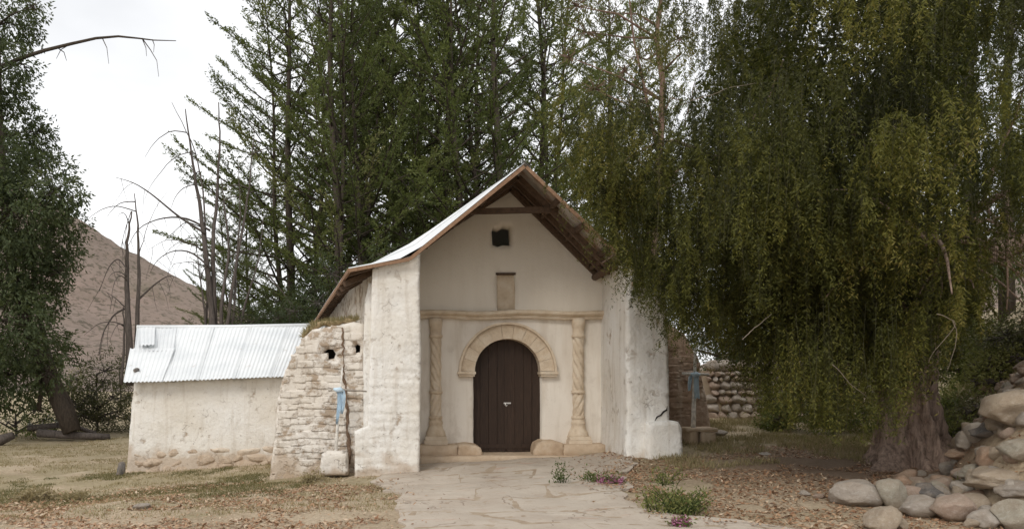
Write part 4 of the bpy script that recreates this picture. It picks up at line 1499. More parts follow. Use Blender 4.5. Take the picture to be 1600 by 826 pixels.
def curve(p0, d0, length, n, bend, rs, wob=0.12):
    """a wandering branch: start, direction, length, bend = vector added to the heading along the way"""
    P = [np.array(p0, float)]
    d = unit(np.array(d0, float))
    for k in range(n):
        d = unit(d + np.array(bend) / n + rs.normal(0, wob, 3) / math.sqrt(n))
        P.append(P[-1] + d * length / n)
    return np.array(P)

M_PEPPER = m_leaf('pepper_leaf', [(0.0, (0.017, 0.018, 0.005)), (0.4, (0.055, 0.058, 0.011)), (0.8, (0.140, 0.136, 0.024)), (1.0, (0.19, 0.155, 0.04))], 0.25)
M_CYP = m_leaf('cypress_leaf', [(0.0, (0.055, 0.070, 0.028)), (0.5, (0.115, 0.140, 0.045)), (0.85, (0.18, 0.205, 0.065)), (1.0, (0.21, 0.195, 0.085))], 0.33, vary=0.34)
M_BROAD = m_leaf('dark_leaf', [(0.0, (0.035, 0.048, 0.022)), (0.5, (0.065, 0.085, 0.036)), (1.0, (0.12, 0.135, 0.06))], 0.25)
M_WEED = m_leaf('weed_leaf', [(0.0, (0.055, 0.08, 0.025)), (0.5, (0.11, 0.14, 0.04)), (1.0, (0.25, 0.24, 0.08))], 0.3)
M_OLIVE = m_leaf('olive_shrub_leaf', [(0.0, (0.05, 0.045, 0.025)), (0.5, (0.085, 0.085, 0.04)), (1.0, (0.15, 0.13, 0.07))], 0.25)
M_DRY = m_leaf('dry_grass', [(0.0, (0.11, 0.115, 0.045)), (0.4, (0.23, 0.20, 0.095)), (1.0, (0.40, 0.32, 0.19))], 0.3, (0.3, 0.25, 0.1))
M_LITTER = m_leaf('fallen_leaf', [(0.0, (0.12, 0.06, 0.035)), (0.35, (0.29, 0.15, 0.08)), (0.65, (0.42, 0.265, 0.155)), (1.0, (0.58, 0.46, 0.33))], 0.1, (0.3, 0.2, 0.1))
M_PETAL = m_leaf('pink_petal', [(0.0, (0.25, 0.07, 0.14)), (0.5, (0.42, 0.15, 0.26)), (1.0, (0.60, 0.33, 0.42))], 0.3, (0.5, 0.2, 0.3))
M_WHITEP = m_leaf('white_petal', [(0.0, (0.55, 0.55, 0.5)), (1.0, (0.8, 0.8, 0.76))], 0.3, (0.6, 0.6, 0.5))
M_BARK_P = m_bark('pepper_bark', (0.46, 0.335, 0.265), (0.13, 0.09, 0.068), (6, 6, 1.0))
M_BARK_D = m_bark('dark_bark', (0.10, 0.08, 0.062), (0.045, 0.035, 0.027))
M_BARK_G = m_bark('grey_bark', (0.15, 0.125, 0.11), (0.07, 0.058, 0.05))
M_TWIG = m_plain('bleached_twig', (0.22, 0.18, 0.14), 0.9, 0.2)

# ------------------------------------------------------------------ the pepper tree
def pepper_tree():
    rs = np.random.RandomState(21)
    bx, by = 8.05, 12.6
    bz = gz(bx, by) - 0.12
    tree = empty('pepper_tree', (bx, by, bz))
    tag(tree, 'huge weeping pepper tree with gnarled trunk covering the right side', 'tree')
    # fluted trunk
    nt, nr = 110, 70
    V = []; Fc = []
    H = 2.7
    ph = rs.uniform(0, 6.28, 8)
    for i in range(nr + 1):
        t = i / nr; z = t * H
        R = 0.35 + 0.42 * math.exp(-z / 0.27) + 0.05 * t
        cx = bx - 0.12 * t + 0.03 * math.sin(z * 2); cy = by + 0.05 * math.sin(z * 1.7)
        for j in range(nt):
            a = 2 * math.pi * j / nt
            tw = a + 0.35 * z
            fl = 0.11 * math.cos(5 * tw + ph[0]) + 0.075 * math.cos(8 * tw + ph[1] + z) + 0.04 * math.cos(13 * tw + ph[2] - z * 2)
            r = R * (1 + fl * (1.5 + 1.1 * math.exp(-z / 0.5)))
            V.append((cx + r * math.cos(a), cy + r * math.sin(a), bz + z))
    for i in range(nr):
        for j in range(nt):
            j2 = (j + 1) % nt
            Fc.append((i * nt + j, i * nt + j2, (i + 1) * nt + j2, (i + 1) * nt + j))
    V = np.array(V); V = V + vec_noise(V, 2.6, 0.035, 3) + vec_noise(V, 9.0, 0.03, 5) + vec_noise(V, 22.0, 0.012, 6)
    mesh('trunk', V, Fc, M_BARK_P, tree)
    top = np.array([bx - 0.12, by, bz + 2.45])
    limbs = [(-1, -0.25, 0.85, 4.3), (-0.8, 0.35, 1.1, 4.2), (-0.45, -0.7, 1.0, 3.3), (0.25, -0.8, 1.0, 2.9), (0.9, -0.3, 0.8, 4.8), (0.75, 0.55, 1.0, 4.8), (-0.1, 0.3, 1.4, 5.5), (-0.95, -0.05, 1.4, 4.9)]
    tips = []
    for (dx, dy, dz, L) in limbs:
        P = curve(top + rs.normal(0, 0.12, 3), (dx, dy, dz), L, 9, (0.2 * dx, 0.2 * dy, -0.7), rs, 0.25)
        b = MB(); b.tube(P, list(np.linspace(0.20, 0.02, len(P))), 9); b.build('limb', M_BARK_P, tree)
        tips += list(P[3:])
        br = MB()
        for k in range(3, 9):
            for _ in range(2):
                d = rs.normal(0, 1, 3) + np.array([dx, dy, 0.3])
                Q = curve(P[k], d, rs.uniform(0.9, 1.9), 6, (0, 0, -0.9), rs, 0.3)
                br.tube(Q, list(np.linspace(0.035, 0.008, len(Q))), 5)
                tips += list(Q[2:])
        br.build('branches', M_BARK_P, tree)['kind'] = 'stuff'
    # weeping curtains: clumps of hanging twigs spread through the crown
    zmin_x = [1.8, 2.6, 2.9, 3.3, 3.8, 4.4, 5.0, 5.3, 6.0, 7.0, 7.6, 8.2, 9.0, 10.0, 13.0]
    zmin_z = [5.2, 4.4, 3.7, 3.1, 2.45, 1.85, 1.8, 1.15, 0.9, 0.8, 1.05, 2.0, 2.7, 3.1, 3.4]
    cen = np.array([7.9, 11.7, 4.7])
    n_cl = 560
    d = unit(rs.normal(size=(n_cl, 3)) * np.array([1, 1, 0.9]))
    rad = rs.uniform(0.30, 1.0, n_cl) ** 0.5
    ax = np.where(d[:, 0] < 0, 5.35, 4.9)
    ay = np.where(d[:, 1] < 0, 3.6, 3.4)
    az = np.where(d[:, 2] > 0, 5.4, 2.4)
    C = cen + d * rad[:, None] * np.stack([ax, ay, az], 1)
    C[:, 0] += 0.35 * vnoise(C * 0.6, 4)
    # stay clear of the chapel
    ok = ~((C[:, 0] < 5.6) & (C[:, 1] > 13.3)) & (C[:, 0] > 2.3 + 0.02 * C[:, 2])
    ok &= (C[:, 1] > 8.3) & (C[:, 0] < 12.6)
    # lighter crown top left where the sky shows through
    thin = (C[:, 0] < 4.9) & (C[:, 2] > 5.6)
    ok &= ~(thin & (rs.uniform(size=n_cl) < 0.5))
    right = (C[:, 0] * 12 / C[:, 1] > 8.3) & (C[:, 2] > 2.2)
    ok &= ~(right & (rs.uniform(size=n_cl) < np.where(C[:, 2] < 5.5, 0.85, 0.6)))
    C = C[ok]
    O = []; Ls = []; T = []
    for c in C:
        k = rs.randint(22, 42)
        r = rs.uniform(0.16, 0.40)
        p = c + rs.normal(0, 1, (k, 3)) * np.array([r, r, r * 0.55])
        L = rs.uniform(0.3, 0.8, k) * rs.uniform(0.75, 1.4)
        zm = np.interp(p[:, 0] * 12 / p[:, 1], zmin_x, zmin_z) + rs.uniform(-0.15, 0.75, k)
        p[:, 2] = np.maximum(p[:, 2], zm + 0.35)
        L = np.minimum(L, p[:, 2] - zm)
        good = (L > 0.25) & ~((p[:, 0] < 5.0) & (p[:, 1] > 13.6))
        O.append(p[good]); Ls.append(L[good]); T.append(np.full(good.sum(), np.clip(rs.normal(0.38, 0.27), 0.0, 0.85)))
    # the low skirt that nearly reaches the ground
    k = 620
    p = np.stack([rs.uniform(4.9, 8.0, k), rs.uniform(9.6, 13.6, k), np.zeros(k)], 1)
    zm = np.interp(p[:, 0] * 12 / p[:, 1], zmin_x, zmin_z) + rs.uniform(-0.1, 0.8, k)
    p[:, 2] = zm + rs.uniform(0.6, 1.4, k)
    keep = (np.hypot(p[:, 0] - bx, (p[:, 1] - by)) > 1.0) & ~((p[:, 1] < 12.2) & (p[:, 0] > 6.9) & (zm < 1.05))
    O.append(p[keep]); Ls.append((p[:, 2] - zm)[keep]); T.append(np.clip(rs.normal(0.55, 0.15, keep.sum()), 0, 1))
    k = 900
    cc_ = np.stack([rs.uniform(3.9, 6.6, 60), rs.uniform(10.4, 12.9, 60), rs.uniform(2.2, 5.2, 60)], 1)
    p = cc_[rs.randint(0, 60, k)] + rs.normal(0, 0.3, (k, 3))
    zm = np.interp(p[:, 0], zmin_x, zmin_z) + rs.uniform(-0.1, 0.7, k)
    p[:, 2] = np.maximum(p[:, 2], zm + 0.4)
    L = np.minimum(rs.uniform(0.4, 1.1, k), p[:, 2] - zm)
    O.append(p); Ls.append(L); T.append(np.clip(rs.normal(0.42, 0.2, k), 0, 1))
    # fringe over the right pier of the chapel
    k = 230
    p = np.stack([rs.uniform(2.75, 4.3, k), rs.uniform(11.0, 13.3, k), np.zeros(k)], 1)
    p[:, 0] *= p[:, 1] / 12.2
    zm = np.interp(p[:, 0] * 12.2 / p[:, 1], zmin_x, zmin_z) + rs.uniform(-0.1, 0.9, k) ** 1.3 * 1.0
    p[:, 2] = zm + rs.uniform(0.5, 1.3, k)
    O.append(p); Ls.append(p[:, 2] - zm); T.append(np.clip(rs.normal(0.5, 0.15, k), 0, 1))
    O = np.concatenate(O); Ls = np.concatenate(Ls); T = np.concatenate(T)
    tp = strand_templates(18, 500, 84, 0.032, 0.0066, 1.25)
    Q, tt = strands(O, Ls, tp, 9, T)
    # the thin stems the leaves hang from
    ks = np.where(Ls > 0.4)[0]
    o_ = O[ks]; e_ = o_ - np.stack([rs.normal(0, 0.06, len(ks)), rs.normal(0, 0.06, len(ks)), Ls[ks] * 0.9], 1)
    sd_ = unit(np.stack([rs.normal(0, 1, len(ks)), rs.normal(0, 0.4, len(ks)), np.zeros(len(ks))], 1)) * 0.0024
    QS = np.stack([o_ - sd_, o_ + sd_, e_ + sd_ * 0.5, e_ - sd_ * 0.5], 1).reshape(-1, 3)
    mesh_quads('hanging_twigs', QS, m_plain('green_brown_twig', (0.045, 0.042, 0.02)), tree)['kind'] = 'stuff'
    # inner leaves tinted dark, painting shade into the depth of the crown
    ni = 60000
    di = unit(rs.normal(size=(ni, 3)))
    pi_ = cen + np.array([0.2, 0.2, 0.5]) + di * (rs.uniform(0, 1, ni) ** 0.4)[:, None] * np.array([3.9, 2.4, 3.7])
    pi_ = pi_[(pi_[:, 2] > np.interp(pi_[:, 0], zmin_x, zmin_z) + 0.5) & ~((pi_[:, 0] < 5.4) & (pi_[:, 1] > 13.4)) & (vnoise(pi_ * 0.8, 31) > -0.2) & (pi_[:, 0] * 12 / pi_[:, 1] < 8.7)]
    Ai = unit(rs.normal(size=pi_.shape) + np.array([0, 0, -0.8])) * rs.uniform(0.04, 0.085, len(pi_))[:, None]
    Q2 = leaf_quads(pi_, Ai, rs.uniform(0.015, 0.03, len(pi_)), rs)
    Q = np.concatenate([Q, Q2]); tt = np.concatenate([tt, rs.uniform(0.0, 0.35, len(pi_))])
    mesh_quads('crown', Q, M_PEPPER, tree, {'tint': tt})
    # bare bleached twigs caught in the crown
    for pts in ([(1080, 158), (1110, 148), (1145, 136), (1180, 130)], [(1465, 490), (1480, 495), (1496, 505), (1480, 525), (1462, 545), (1450, 565)], [(1300, 568), (1320, 590), (1335, 605), (1352, 618)],
                [(1160, 530), (1175, 515), (1195, 500), (1205, 490)], [(1360, 215), (1375, 235), (1387, 250), (1372, 270)],
                [(1385, 205), (1400, 212), (1418, 210), (1395, 198)], [(1490, 500), (1496, 520), (1490, 550), (1480, 580)]):
        yd = 9.0 + rs.uniform(-0.3, 0.3)
        P = np.array([at(a, b_, yd + 0.05 * j) for j, (a, b_) in enumerate(pts)])
        tq = np.linspace(0, 1, len(P)); t2 = np.linspace(0, 1, 16)
        P = np.stack([np.interp(t2, tq, P[:, q]) for q in range(3)], 1) + rs.normal(0, 0.006, (16, 3))
        P[1:-1] = (P[:-2] + P[1:-1] + P[2:]) / 3
        b = MB(); b.tube(P, list(np.linspace(0.005, 0.002, len(P))), 5); b.build('bare_twig', M_TWIG, tree)
    return len(Q) // 4
N1 = pepper_tree()

# ------------------------------------------------------------------ cypresses behind the chapel
def sprays(seg_o, seg_d, seg_l, rs, per_m, leaf, width, tint0, spread=0.55, droop=0.0):
    """leafy shoots along straight segments"""
    n = np.maximum(3, (seg_l * per_m).astype(int))
    idx = np.repeat(np.arange(len(seg_o)), n)
    t = rs.uniform(0.1, 1.05, len(idx))
    O = seg_o[idx] + seg_d[idx] * (seg_l[idx] * t)[:, None] + rs.normal(0, 0.05, (len(idx), 3))
    D = unit(seg_d[idx] + rs.normal(0, spread, (len(idx), 3)) + np.array([0, 0, -droop]))
    L = leaf * rs.uniform(0.55, 1.2, len(idx))
    A = D * L[:, None]
    Q = leaf_quads(O + A * 0.7, A, width * rs.uniform(0.7, 1.3, len(idx)), rs)
    tt = np.clip(tint0[idx] + rs.normal(0, 0.13, len(idx)), 0, 1)
    return Q, tt

def cypress_parts(seed, H, R, zlow, stems=2, n_br=120, dens=1.0):
    """meshes for one cypress standing at the origin: (trunk MB, branch MB, quads, tints)"""
    rs = np.random.RandomState(seed)
    trunk = MB(); brs = MB()
    so = []; sd = []; sl = []; st = []
    for s in range(stems):
        off = rs.normal(0, 0.7, 2) if s else np.zeros(2)
        lean = rs.normal(0, 0.05, 2) if s else rs.normal(0, 0.015, 2)
        hs = H * (1.0 if s == 0 else rs.uniform(0.72, 0.95))
        zz = np.linspace(-0.3, hs, 14)
        P = np.stack([off[0] + lean[0] * zz + 0.12 * np.sin(zz * 0.5 + s), off[1] + lean[1] * zz + 0.12 * np.cos(zz * 0.43 + s * 2), zz], 1)
        trunk.tube(P, list(np.interp(zz, [0, hs * .5, hs], [0.24 if s == 0 else 0.17, 0.13 if s == 0 else .09, 0.015])), 8)
        nb_ = int(n_br / stems)
        for k in range(nb_):
            t = zlow + (0.985 - zlow) * ((k + rs.uniform()) / nb_)
            z0 = t * hs
            p0 = np.array([np.interp(z0, zz, P[:, 0]), np.interp(z0, zz, P[:, 1]), z0])
            a = k * 2.39996 + rs.uniform(-0.6, 0.6) + s
            prof = min(1.0, (1 - t) ** 0.62 * 1.25) * (0.62 + 0.38 * sstep(zlow, zlow + 0.25, t))
            L = R * prof * rs.uniform(0.62, 1.15) + 0.35
            el = rs.uniform(0.05, 0.5) + 0.4 * t
            d = (math.cos(a) * math.cos(el), math.sin(a) * math.cos(el), math.sin(el))
            B_ = curve(p0, d, L, 6, (0, 0, 0.32), rs, 0.16)
            brs.tube(B_, list(np.linspace(0.055 * (0.4 + L / R * 0.6), 0.010, len(B_))), 4)
            tb = np.clip(rs.normal(0.5, 0.16), 0, 1)
            nt_ = int(L / 0.27)
            for q in range(nt_):
                f = 0.22 + 0.78 * (q + rs.uniform()) / nt_
                i = min(5, int(f * 6)); g = f * 6 - i
                o = B_[i] * (1 - g) + B_[i + 1] * g
                bd = unit(B_[i + 1] - B_[i])
                side = unit(np.cross(bd, np.array([0, 0, 1.0]))) * (1 if q % 2 else -1)
                dd = unit(bd * rs.uniform(0.5, 1.0) + side * rs.uniform(0.3, 0.9) + np.array([0, 0, rs.uniform(-0.08, 0.22)]))
                so.append(o); sd.append(dd); sl.append(rs.uniform(0.3, 0.85) * (1.15 - 0.5 * f)); st.append(tb + 0.12 * (f - 0.6))
            so.append(B_[4]); sd.append(unit(B_[6] - B_[4])); sl.append(L * 0.33); st.append(tb + 0.1)
    Q, tt = sprays(np.array(so), np.array(sd), np.array(sl), rs, 52 * dens, 0.072, 0.024, np.array(st), 0.42)
    return trunk, brs, Q, tt

CYP = []
for i, (seed, H, R, zl, stems, nbr) in enumerate([(31, 24.0, 5.8, 0.10, 3, 200), (32, 26.0, 5.6, 0.10, 4, 215), (33, 25.0, 5.4, 0.08, 3, 200)]):
    tr, br, Q, tt = cypress_parts(seed, H, R, zl, stems, nbr)
    root = empty('cypress', (0, 0, 0))
    a = tr.build('trunk', M_BARK_D, root)
    b = br.build('branches', M_BARK_D, root)
    c = mesh_quads('crown', Q, M_CYP, root, {'tint': tt})
    CYP.append(root)
used = [False] * 3
CY = [  # variant, px, distance, turn, scale, label
 (0, 452, 36, 1.0, 1.05, 'leftmost tall cypress, its crown edge open to the white sky'),
 (1, 528, 33, 1.9, 1.0, 'cypress with a thick dark trunk behind the chapel eave'),
 (2, 612, 41, 3.0, 1.1, 'cypress standing back between the thick-trunked one and the gable'),
 (1, 690, 36, 4.4, 1.03, 'cypress right above the left slope of the chapel roof'),
 (0, 772, 34, 2.2, 1.12, 'cypress directly behind the chapel ridge'),
 (2, 855, 39, 5.2, 1.05, 'cypress just right of the chapel ridge'),
 (1, 960, 42, 0.9, 0.95, 'rightmost cypress, half hidden by the pepper tree'),
 (2, 560, 47, 1.2, 1.15, 'tall cypress standing far back behind the thick-trunked one'),
 (1, 740, 46, 3.6, 1.1, 'tall cypress standing far back behind the ridge of the chapel'),
 (0, 385, 45, 3.3, 0.62, 'shorter cypress standing far back left of the others'),
]
for v, px, yd, rot, sc, lab in CY:
    x = (px - VX) / F * yd
    if not used[v]:
        r = CYP[v]; used[v] = True
    else:
        r = CYP[v].copy(); COL.objects.link(r)
        for ch in CYP[v].children:
            cc = ch.copy(); COL.objects.link(cc); cc.parent = r
    r.location = (x, yd, gz(x, yd)); r.rotation_euler = (0, 0, rot); r.scale = (sc, sc, sc)
    tag(r, lab, 'tree', 'tall cypresses behind the chapel')

# ------------------------------------------------------------------ other trees
def blob_tree(name, label, base, trunk_pts, trunk_r, blobs, mat, bark, seed, leaf, width, per, droop=0.5, group=None, tint=0.45, extra=None, cat='tree'):
    """trunk and limbs plus leaf clumps gathered in lobes: blobs = (x, y, z, radius)"""
    rs = np.random.RandomState(seed)
    t = empty(name, base)
    tag(t, label, cat, group)
    for pts, rr in zip(trunk_pts, trunk_r):
        b = MB(); b.tube(pts, list(np.linspace(rr[0], rr[1], len(pts))), 8)
        b.V = [b.arr() + vec_noise(b.arr(), 2.0, rr[0] * 0.18, seed)]
        b.build('trunk', bark, t)
    br = MB()
    so = []; sd = []; sl = []; st = []
    main = np.array(trunk_pts[0]); _t = np.linspace(0, len(main) - 1, 40); main = np.stack([np.interp(_t, np.arange(len(main)), main[:, q]) for q in range(3)], 1)[10:]
    for (x, y, z, r) in blobs:
        c = np.array([x, y, z])
        # a limb reaching into the lobe
        j = np.argmin(np.linalg.norm(main - (c - np.array([0, 0, 0.5 * np.hypot(main[5][0] - x, r)])), axis=1))
        s0 = main[max(0, min(j, len(main) - 1))]
        mid = (s0 + c) / 2 + np.array([0, 0, 0.15 * r]) + rs.normal(0, 0.15 * r, 3)
        br.tube([s0, mid, c], [0.045, 0.03, 0.012], 5)
        n = int(per * r ** 2)
        d = unit(rs.normal(size=(n, 3)))
        rr = r * rs.uniform(0.25, 1.0, n) ** 0.45
        o = c + d * rr[:, None] * np.array([1, 1, 0.85])
        dd = unit(d + rs.normal(0, 0.5, (n, 3)) + np.array([0, 0, -droop]))
        so.append(o); sd.append(dd); sl.append(rs.uniform(0.35, 0.8, n) * min(1.0, r * 0.7 + 0.25)); st.append(np.full(n, np.clip(rs.normal(tint, 0.14), 0, 1)) + 0.1 * d[:, 2])
        for q in range(min(14, n)):
            br.tube([c, c + (o[q] - c) * 0.5 + rs.normal(0, .05 * r, 3), o[q]], [0.018, 0.012, 0.006], 4)
    br.build('branches', bark, t)['kind'] = 'stuff'
    Q, tt = sprays(np.concatenate(so), np.concatenate(sd), np.concatenate(sl), rs, 22, leaf, width, np.concatenate(st), 0.6, droop * 0.5)
    mesh_quads('crown', Q, mat, t, {'tint': tt})
    return t

def blobs_px(lst, yd, seed, thick=1.0):
    rs = np.random.RandomState(seed)
    out = []
    for (px, py, r) in lst:
        y = yd + rs.uniform(-1, 1) * thick
        p = at(px, py, y)
        out.append((p[0], p[1], p[2], r * y / F))
    return out

# left tree: dark drooping crown cut by the left edge
YL = 27.0
bl = [(-10, 10, 62), (30, 40, 26), (-15, 110, 55), (22, 150, 30), (10, 215, 60), (48, 225, 30), (-30, 250, 70), (50, 285, 50), (85, 300, 38), (105, 345, 28), (20, 330, 70), (70, 370, 48),
      (95, 395, 30), (-20, 400, 80), (30, 430, 60), (60, 465, 34), (0, 500, 72), (48, 540, 48), (75, 580, 26), (15, 585, 55), (-50, 560, 70), (-80, 320, 90), (-90, 140, 80), (112, 310, 20), (88, 255, 20), (60, 205, 18), (36, 100, 18), (50, 10, 18), (90, 425, 22), (96, 545, 22)]
base = hit(105, 668)
trk = [at(112, 675, YL), at(92, 625, YL), at(72, 585, YL), at(48, 520, YL), at(20, 430, YL), at(8, 320, YL), at(0, 180, YL), at(-5, 40, YL)]
trk2 = [at(118, 672, YL + 0.5), at(106, 632, YL + 0.4), at(90, 600, YL + 0.3), at(78, 560, YL), at(55, 470, YL), at(50, 380, YL)]
trk3 = [at(60, 640, YL - 0.3), at(64, 615, YL - 0.3), at(60, 590, YL - 0.2), at(50, 560, YL)]
lt_ = blob_tree('leafy_tree', 'dark drooping tree with leaning trunks cut by the left edge', (trk[0][0], YL, trk[0][2]), [trk, trk2, trk3], [(0.30, 0.06), (0.2, 0.05), (0.08, 0.04)], blobs_px(bl, YL, 3, 1.8), M_BROAD, M_BARK_D, 41, 0.085, 0.028, 190, 0.6, tint=0.4)
# its bare arching branch against the sky
bb = MB()
bp = [(-40, 122), (0, 106), (30, 92), (70, 79), (110, 69), (150, 60), (185, 57), (215, 60), (240, 63), (275, 64)]
bb.tube([at(a, b_, YL - 0.5) for a, b_ in bp], list(np.linspace(0.085, 0.012, len(bp))), 7)
for tw in ([(160, 60), (167, 75), (170, 100)], [(222, 60), (235, 78), (245, 95), (248, 120)], [(222, 60), (228, 75), (229, 88)], [(90, 75), (100, 82), (104, 95)], [(238, 62), (241, 70), (240, 82)], [(112, 68), (95, 78), (88, 92)]):
    bb.tube([at(a, b_, YL - 0.45) for a, b_ in tw], list(np.linspace(0.02, 0.008, len(tw))), 4)
bbo = bb.build('bare_branch', M_BARK_D, lt_); bbo['label'] = 'long bare branch arching across the sky'

# slender tree with a pinkish trunk behind the chapel's right slope
YE = 25.0
et = [at(1030, 560, YE), at(1022, 400, YE), at(1030, 250, YE), (at(1036, 130, YE)), at(1026, 60, YE), at(1040, -60, YE), at(1040, -200, YE)]
et2 = [at(1030, 250, YE), at(1018, 190, YE + .2), at(1005, 130, YE + .3), at(990, 60, YE + .3), at(980, -40, YE + .4)]
eb = [(960, 20, 50), (915, 50, 45), (1000, 90, 30), (930, 140, 38), (990, 170, 36), (1060, 60, 50), (1080, 160, 50), (1010, -40, 60), (940, 220, 44), (1090, 260, 60), (1000, 280, 55), (900, 10, 35), (960, 330, 46), (1050, 380, 50), (890, 90, 26), (975, 110, 20), (920, 290, 40)]
M_BARK_K = m_bark('pinkish_bark', (0.28, 0.18, 0.14), (0.15, 0.10, 0.075))
blob_tree('slender_tree', 'slender loose-leaved tree with pinkish trunk behind the chapel roof', (et[0][0], YE, 0.3), [et, et2], [(0.14, 0.04), (0.07, 0.02)], blobs_px(eb, YE, 8, 1.5), M_PEPPER, M_BARK_K, 43, 0.075, 0.014, 95, 1.1, tint=0.68)

# trees beyond the bank at the right
YR = 24.0
for k, (px, lab, bl2, sd) in enumerate([
    (1515, 'tree with a straight dark trunk beyond the right bank, nearer the pepper tree', [(1490, 60, 60), (1540, 20, 50), (1500, 150, 50), (1470, 230, 50), (1540, 230, 45), (1440, 120, 60), (1510, 310, 46), (1480, 420, 40), (1450, 330, 44), (1540, 400, 44), (1400, 30, 60), (1350, 150, 60), (1330, 280, 60), (1380, 400, 60)], 51),
    (1575, 'tree with a dark trunk beyond the bank at the right edge', [(1590, 40, 60), (1620, 120, 60), (1570, 190, 42), (1600, 300, 46), (1640, 220, 60), (1590, 420, 50), (1575, 110, 30), (1660, 380, 70), (1560, 350, 30)], 52)]):
    yy = YR + k * 2.0
    tp_ = [at(px, 520, yy), at(px - 3, 400, yy), at(px + 2, 280, yy), at(px - 2, 160, yy), at(px + 3, 20, yy), at(px, -120, yy)]
    blob_tree('background_tree', lab, (tp_[0][0], yy, tp_[0][2]), [tp_], [(0.26, 0.08)], blobs_px(bl2, yy, sd, 1.6), M_BROAD, M_BARK_D, sd, 0.10, 0.028, 62, 0.7, 'trees beyond the right bank')

# bare trees left of the chapel
def bare_tree(label, yd, stems, arcs, seed, bark=M_BARK_G, n_rand=14):
    rs = np.random.RandomState(seed)
    b0 = at(*stems[0][0][0], yd)
    t = empty('bare_tree', b0)
    tag(t, label, 'tree', 'leafless trees between the outbuilding and the cypresses')
    for pts, r0, r1 in stems:
        b = MB(); P = np.array([at(a, c, yd + rs.uniform(-.2, .2)) for a, c in pts])
        tt = np.linspace(0, 1, len(P)); t2 = np.linspace(0, 1, len(P) * 4)
        P = np.stack([np.interp(t2, tt, P[:, k]) for k in range(3)], 1) + rs.normal(0, 0.012, (len(t2), 3))
        b.tube(P, list(np.linspace(r0, r1, len(P))), 6); b.build('stem', bark, t)
    tw = MB()
    for pts, r0 in arcs:
        P = np.array([at(a, c, yd + rs.uniform(-.3, .3)) for a, c in pts])
        tt = np.linspace(0, 1, len(P)); t2 = np.linspace(0, 1, 14)
        # smooth the polyline
        P2 = np.stack([np.interp(t2, tt, P[:, k]) for k in range(3)], 1)
        for _ in range(2):
            P2[1:-1] = (P2[:-2] + P2[1:-1] * 2 + P2[2:]) / 4
        tw.tube(P2, list(np.linspace(r0, 0.008, 14)), 4)
        for k in range(4, 13, 2):
            if rs.uniform() < 0.75:
                d = np.array([rs.normal(0, 0.5), rs.normal(0, 0.5), -rs.uniform(0.3, 1.0)])
                Q = curve(P2[k], d, rs.uniform(0.4, 1.3), 5, (0, 0, -1.0), rs, 0.25)
                tw.tube(Q, list(np.linspace(0.011, 0.005, 6)), 3)
    for k in range(n_rand):
        pts = stems[rs.randint(len(stems))][0]
        f = rs.uniform(0.35, 0.95) * (len(pts) - 1); i = int(f)
        a = np.array(pts[i]) * (1 - f + i) + np.array(pts[min(i + 1, len(pts) - 1)]) * (f - i)
        p = np.array(at(a[0], a[1], yd))
        d = np.array([rs.normal(-0.3, 0.8), rs.normal(0, 0.7), rs.uniform(0.1, 1.1)])
        Q = curve(p, d, rs.uniform(1.0, 3.0), 9, (0, 0, -1.7), rs, 0.25)
        tw.tube(Q, list(np.linspace(0.022, 0.006, 10)), 4)
    tw.build('twigs', bark, t)['kind'] = 'stuff'
    return t
bare_tree('leafless tree of many tall grey stems with long arching twigs', 29.0,
    [([(334, 545), (330, 480), (322, 400), (312, 320), (300, 250), (290, 170)], 0.16, 0.02),
     ([(338, 545), (334, 450), (332, 380), (340, 300), (343, 230), (342, 160)], 0.12, 0.02),
     ([(345, 545), (346, 470), (358, 400), (352, 330), (346, 280)], 0.09, 0.015),
     ([(350, 545), (362, 460), (378, 360), (390, 290), (398, 200)], 0.09, 0.015),
     ([(356, 545), (366, 480), (370, 400), (376, 330), (372, 250)], 0.06, 0.012), ([(325, 545), (318, 470), (310, 420), (306, 370)], 0.05, 0.012), ([(366, 545), (385, 470), (405, 400), (412, 340)], 0.06, 0.012),
     ([(318, 545), (322, 500), (326, 440), (318, 300), (304, 230), (268, 160)], 0.07, 0.01)],
    [([(322, 365), (280, 340), (240, 305), (210, 285), (180, 277)], 0.05), ([(328, 360), (290, 338), (250, 340), (215, 355), (200, 385)], 0.045), ([(330, 420), (300, 392), (270, 390), (245, 405), (235, 425)], 0.04),
     ([(330, 400), (300, 380), (262, 372), (232, 390)], 0.03), ([(315, 355), (290, 345), (258, 375)], 0.025), ([(420, 430), (445, 460), (462, 488)], 0.03), ([(330, 420), (300, 408), (270, 412)], 0.02)], 5)
bare_tree('small leafless tree with two grey stems behind the outbuilding roof', 27.0,
    [([(203, 600), (201, 520), (198, 440), (199, 375), (206, 330)], 0.15, 0.02), ([(213, 600), (214, 520), (217, 430), (216, 360), (210, 302)], 0.11, 0.015), ([(190, 600), (194, 530), (192, 480)], 0.06, 0.02)],
    [([(198, 420), (185, 402), (170, 415), (155, 455)], 0.03), ([(200, 480), (178, 490), (160, 520), (154, 555)], 0.04), ([(214, 470), (240, 445), (262, 430), (275, 432)], 0.04), ([(196, 480), (180, 465), (165, 455)], 0.025), ([(205, 330), (195, 360), (188, 390)], 0.02)], 6, n_rand=8)

